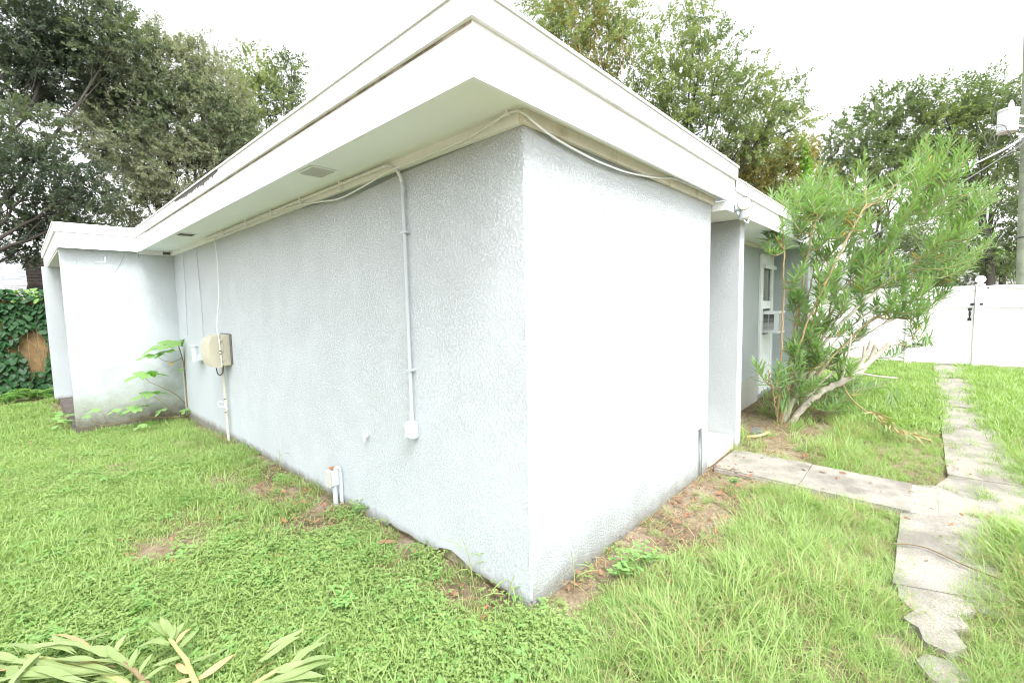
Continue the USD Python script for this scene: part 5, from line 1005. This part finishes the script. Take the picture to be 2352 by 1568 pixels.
far_short = [(blades(40, 0.16, 0.06, 0.13, 0.008, 0.5, 1.0, g, segs=2), LM['lawn']) for _ in range(4)]
tall = [(blades(32, 0.07, 0.10, 0.29, 0.0039, 0.5, 1.7, g), LM['tall']) for _ in range(6)] + [(blades(20, 0.09, 0.12, 0.3, 0.0032, 0.7, 1.8, g), LM['dry']) for _ in range(2)] + [(blades(32, 0.07, 0.08, 0.19, 0.0042, 0.45, 1.2, g), LM['lawn']) for _ in range(2)]
far_tall = [(blades(34, 0.14, 0.10, 0.24, 0.009, 0.5, 1.5, g, segs=2), LM['tall']) for _ in range(4)] + [(blades(34, 0.14, 0.08, 0.2, 0.009, 0.5, 1.3, g, segs=2), LM['lawn']) for _ in range(2)]
def cover(n, R, lo_, hi_, size, g):
    b = MB()
    for k in range(n):
        r = R * math.sqrt(g.uniform()); a = g.uniform(0, 2 * PI); c = np.array([r * math.cos(a), r * math.sin(a), g.uniform(lo_, hi_)]); a0 = g.uniform(0, 2 * PI); s = size * g.uniform(0.6, 1.3)
        for q in range(int(g.integers(3, 5))):
            aa = a0 + q * 2.1; b.add(put(leaf(s, s * 0.62, 0.12, 0.5, (0.15, 1, 0.85, 0)), toward([math.cos(aa), math.sin(aa), g.uniform(-0.1, 0.6)], g.normal(0, 0.3)), c))
    return b.get()
clov = [(cover(25, 0.085, 0.01, 0.055, 0.0135, g), LM['clover']) for _ in range(4)] + [(cover(12, 0.08, 0.02, 0.065, 0.021, g), LM['weed'])]
hl = lambda x, y: 0.7 + 0.7 * fb(x, y, 1.3, 11)
cnt = []
cnt.append(carpet('short_grass', 'short mixed lawn grass left of the house', [(-4.5, 0.0, -0.6, 4.5, 420), (-5, 0.0, 4.5, 8, 200), (0, 0.9, -1.1, 0, 160)], short, 0.7, 1.25, 0.12, hfun=hl))
cnt.append(carpet('far_lawn', 'lawn in front of the rear fence and wing at the far left', [(-6, -0.9, 7.3, 12, 110)], far_short, 0.7, 1.1, 0.1))
cnt.append(carpet('ground_cover', 'low clover-like ground cover with small oval leaves in the left lawn', [(-3.6, 0.1, -0.4, 2.2, 420), (-3.6, 0.0, 2.2, 4.5, 170), (-5, -0.7, 4.5, 7.4, 90), (-6, -1.2, 7.4, 11.8, 140), (0, 1.0, -0.7, 0, 150)], clov, 0.7, 1.3, 0.15, 'ground cover'))
ht = lambda x, y: (0.5 + 0.8 * fb(x, y, 1.6, 12)) * np.clip(0.5 + 0.75 * np.minimum(np.abs(y + 1.6), np.abs(x - 3)), 0.5, 1.1) * np.where((x < 2.7) & (y > -1.3), np.clip(0.25 - y * 0.9, 0.4, 1), 1) * np.where((y < -1.7) & (x < 2.6), 1.5, 1)
cnt.append(carpet('tall_grass', 'long drooping pale grass between the right wall and the walkway', [(0.0, 2.9, -1.6, 0, 430), (0.2, 2.9, -2.8, -1.6, 620), (-0.6, 0.4, -1.4, 0.0, 250), (2.9, 5.5, -3.4, 0.2, 330)], tall, 0.65, 1.15, 0.2, hfun=ht))
cnt.append(carpet('rear_grass', 'grass along the walkway towards the white fence', [(5.5, 9.2, -5.5, 0.4, 190), (9.2, 12.75, -7.5, 1.5, 120), (2.9, 5.5, -5.0, -3.4, 150)], far_tall, 0.55, 0.95, 0.15, hfun=hl))
# dead leaves and bark chips on the bare strips
chip = [(leaf(0.09, 0.004, 0.1, 0.3, (0.8, 1, 0.8, 0.6, 0.1)), LM['dry']), (leaf(0.035, 0.018, 0.3, 0.6, (0.0, 0.8, 1, 0.6, 0)), LM['litter']), (leaf(0.02, 0.012, 0.2, 0.2, (0.3, 1, 0.8, 0)), LM['litter']), (leaf(0.06, 0.005, 0.2, 0.2, (0.8, 1, 0.8, 0.6, 0.1)), LM['dry']), (leaf(0.045, 0.022, 0.3, -0.7, (0.0, 0.8, 1, 0.7, 0)), LM['rusty'])]
P_ = []
for x0, x1, y0, y1, dn in ((0.25, 2.75, -0.55, -0.01, 900), (3.45, 7.2, -0.7, 0.44, 420), (-0.45, -0.02, 0.1, 3.8, 420), (-1.4, -0.2, 1.5, 4.0, 300), (2.6, 3.5, -0.25, -0.02, 120), (0.8, 12.6, -2.2, -1.45, 16), (2.65, 3.45, -1.5, -0.2, 22), (-1.7, -1.3, 7.5, 11, 160), (-3, 0, 11.2, 12.2, 120)):
    n = int((x1 - x0) * (y1 - y0) * dn); P_.append(np.stack([rg.uniform(x0, x1, n), rg.uniform(y0, y1, n)], 1))
P_ = np.vstack(P_); nz = gz(P_[:, 0], P_[:, 1]) + 0.012; ons = ((P_[:, 1] < -1.4) & (P_[:, 0] > .8)) | ((P_[:, 0] > 2.66) & (P_[:, 0] < 3.46) & (P_[:, 1] < -0.06)); nz[ons] = 0.034
n = len(P_); idx = rg.choice(5, n, p=[0.27, 0.28, 0.26, 0.16, 0.03])
scatter('leaf_litter', '/World', chip, np.column_stack([P_, nz]), rotz(n, rg) * Rot.from_euler('xy', rg.normal(0, 0.3, (n, 2))), rg.uniform(0.6, 1.3, n), idx, label='brown leaf litter and bark chips on the bare soil strips', cat='leaf litter')
print('carpets', cnt, 'litter', n)
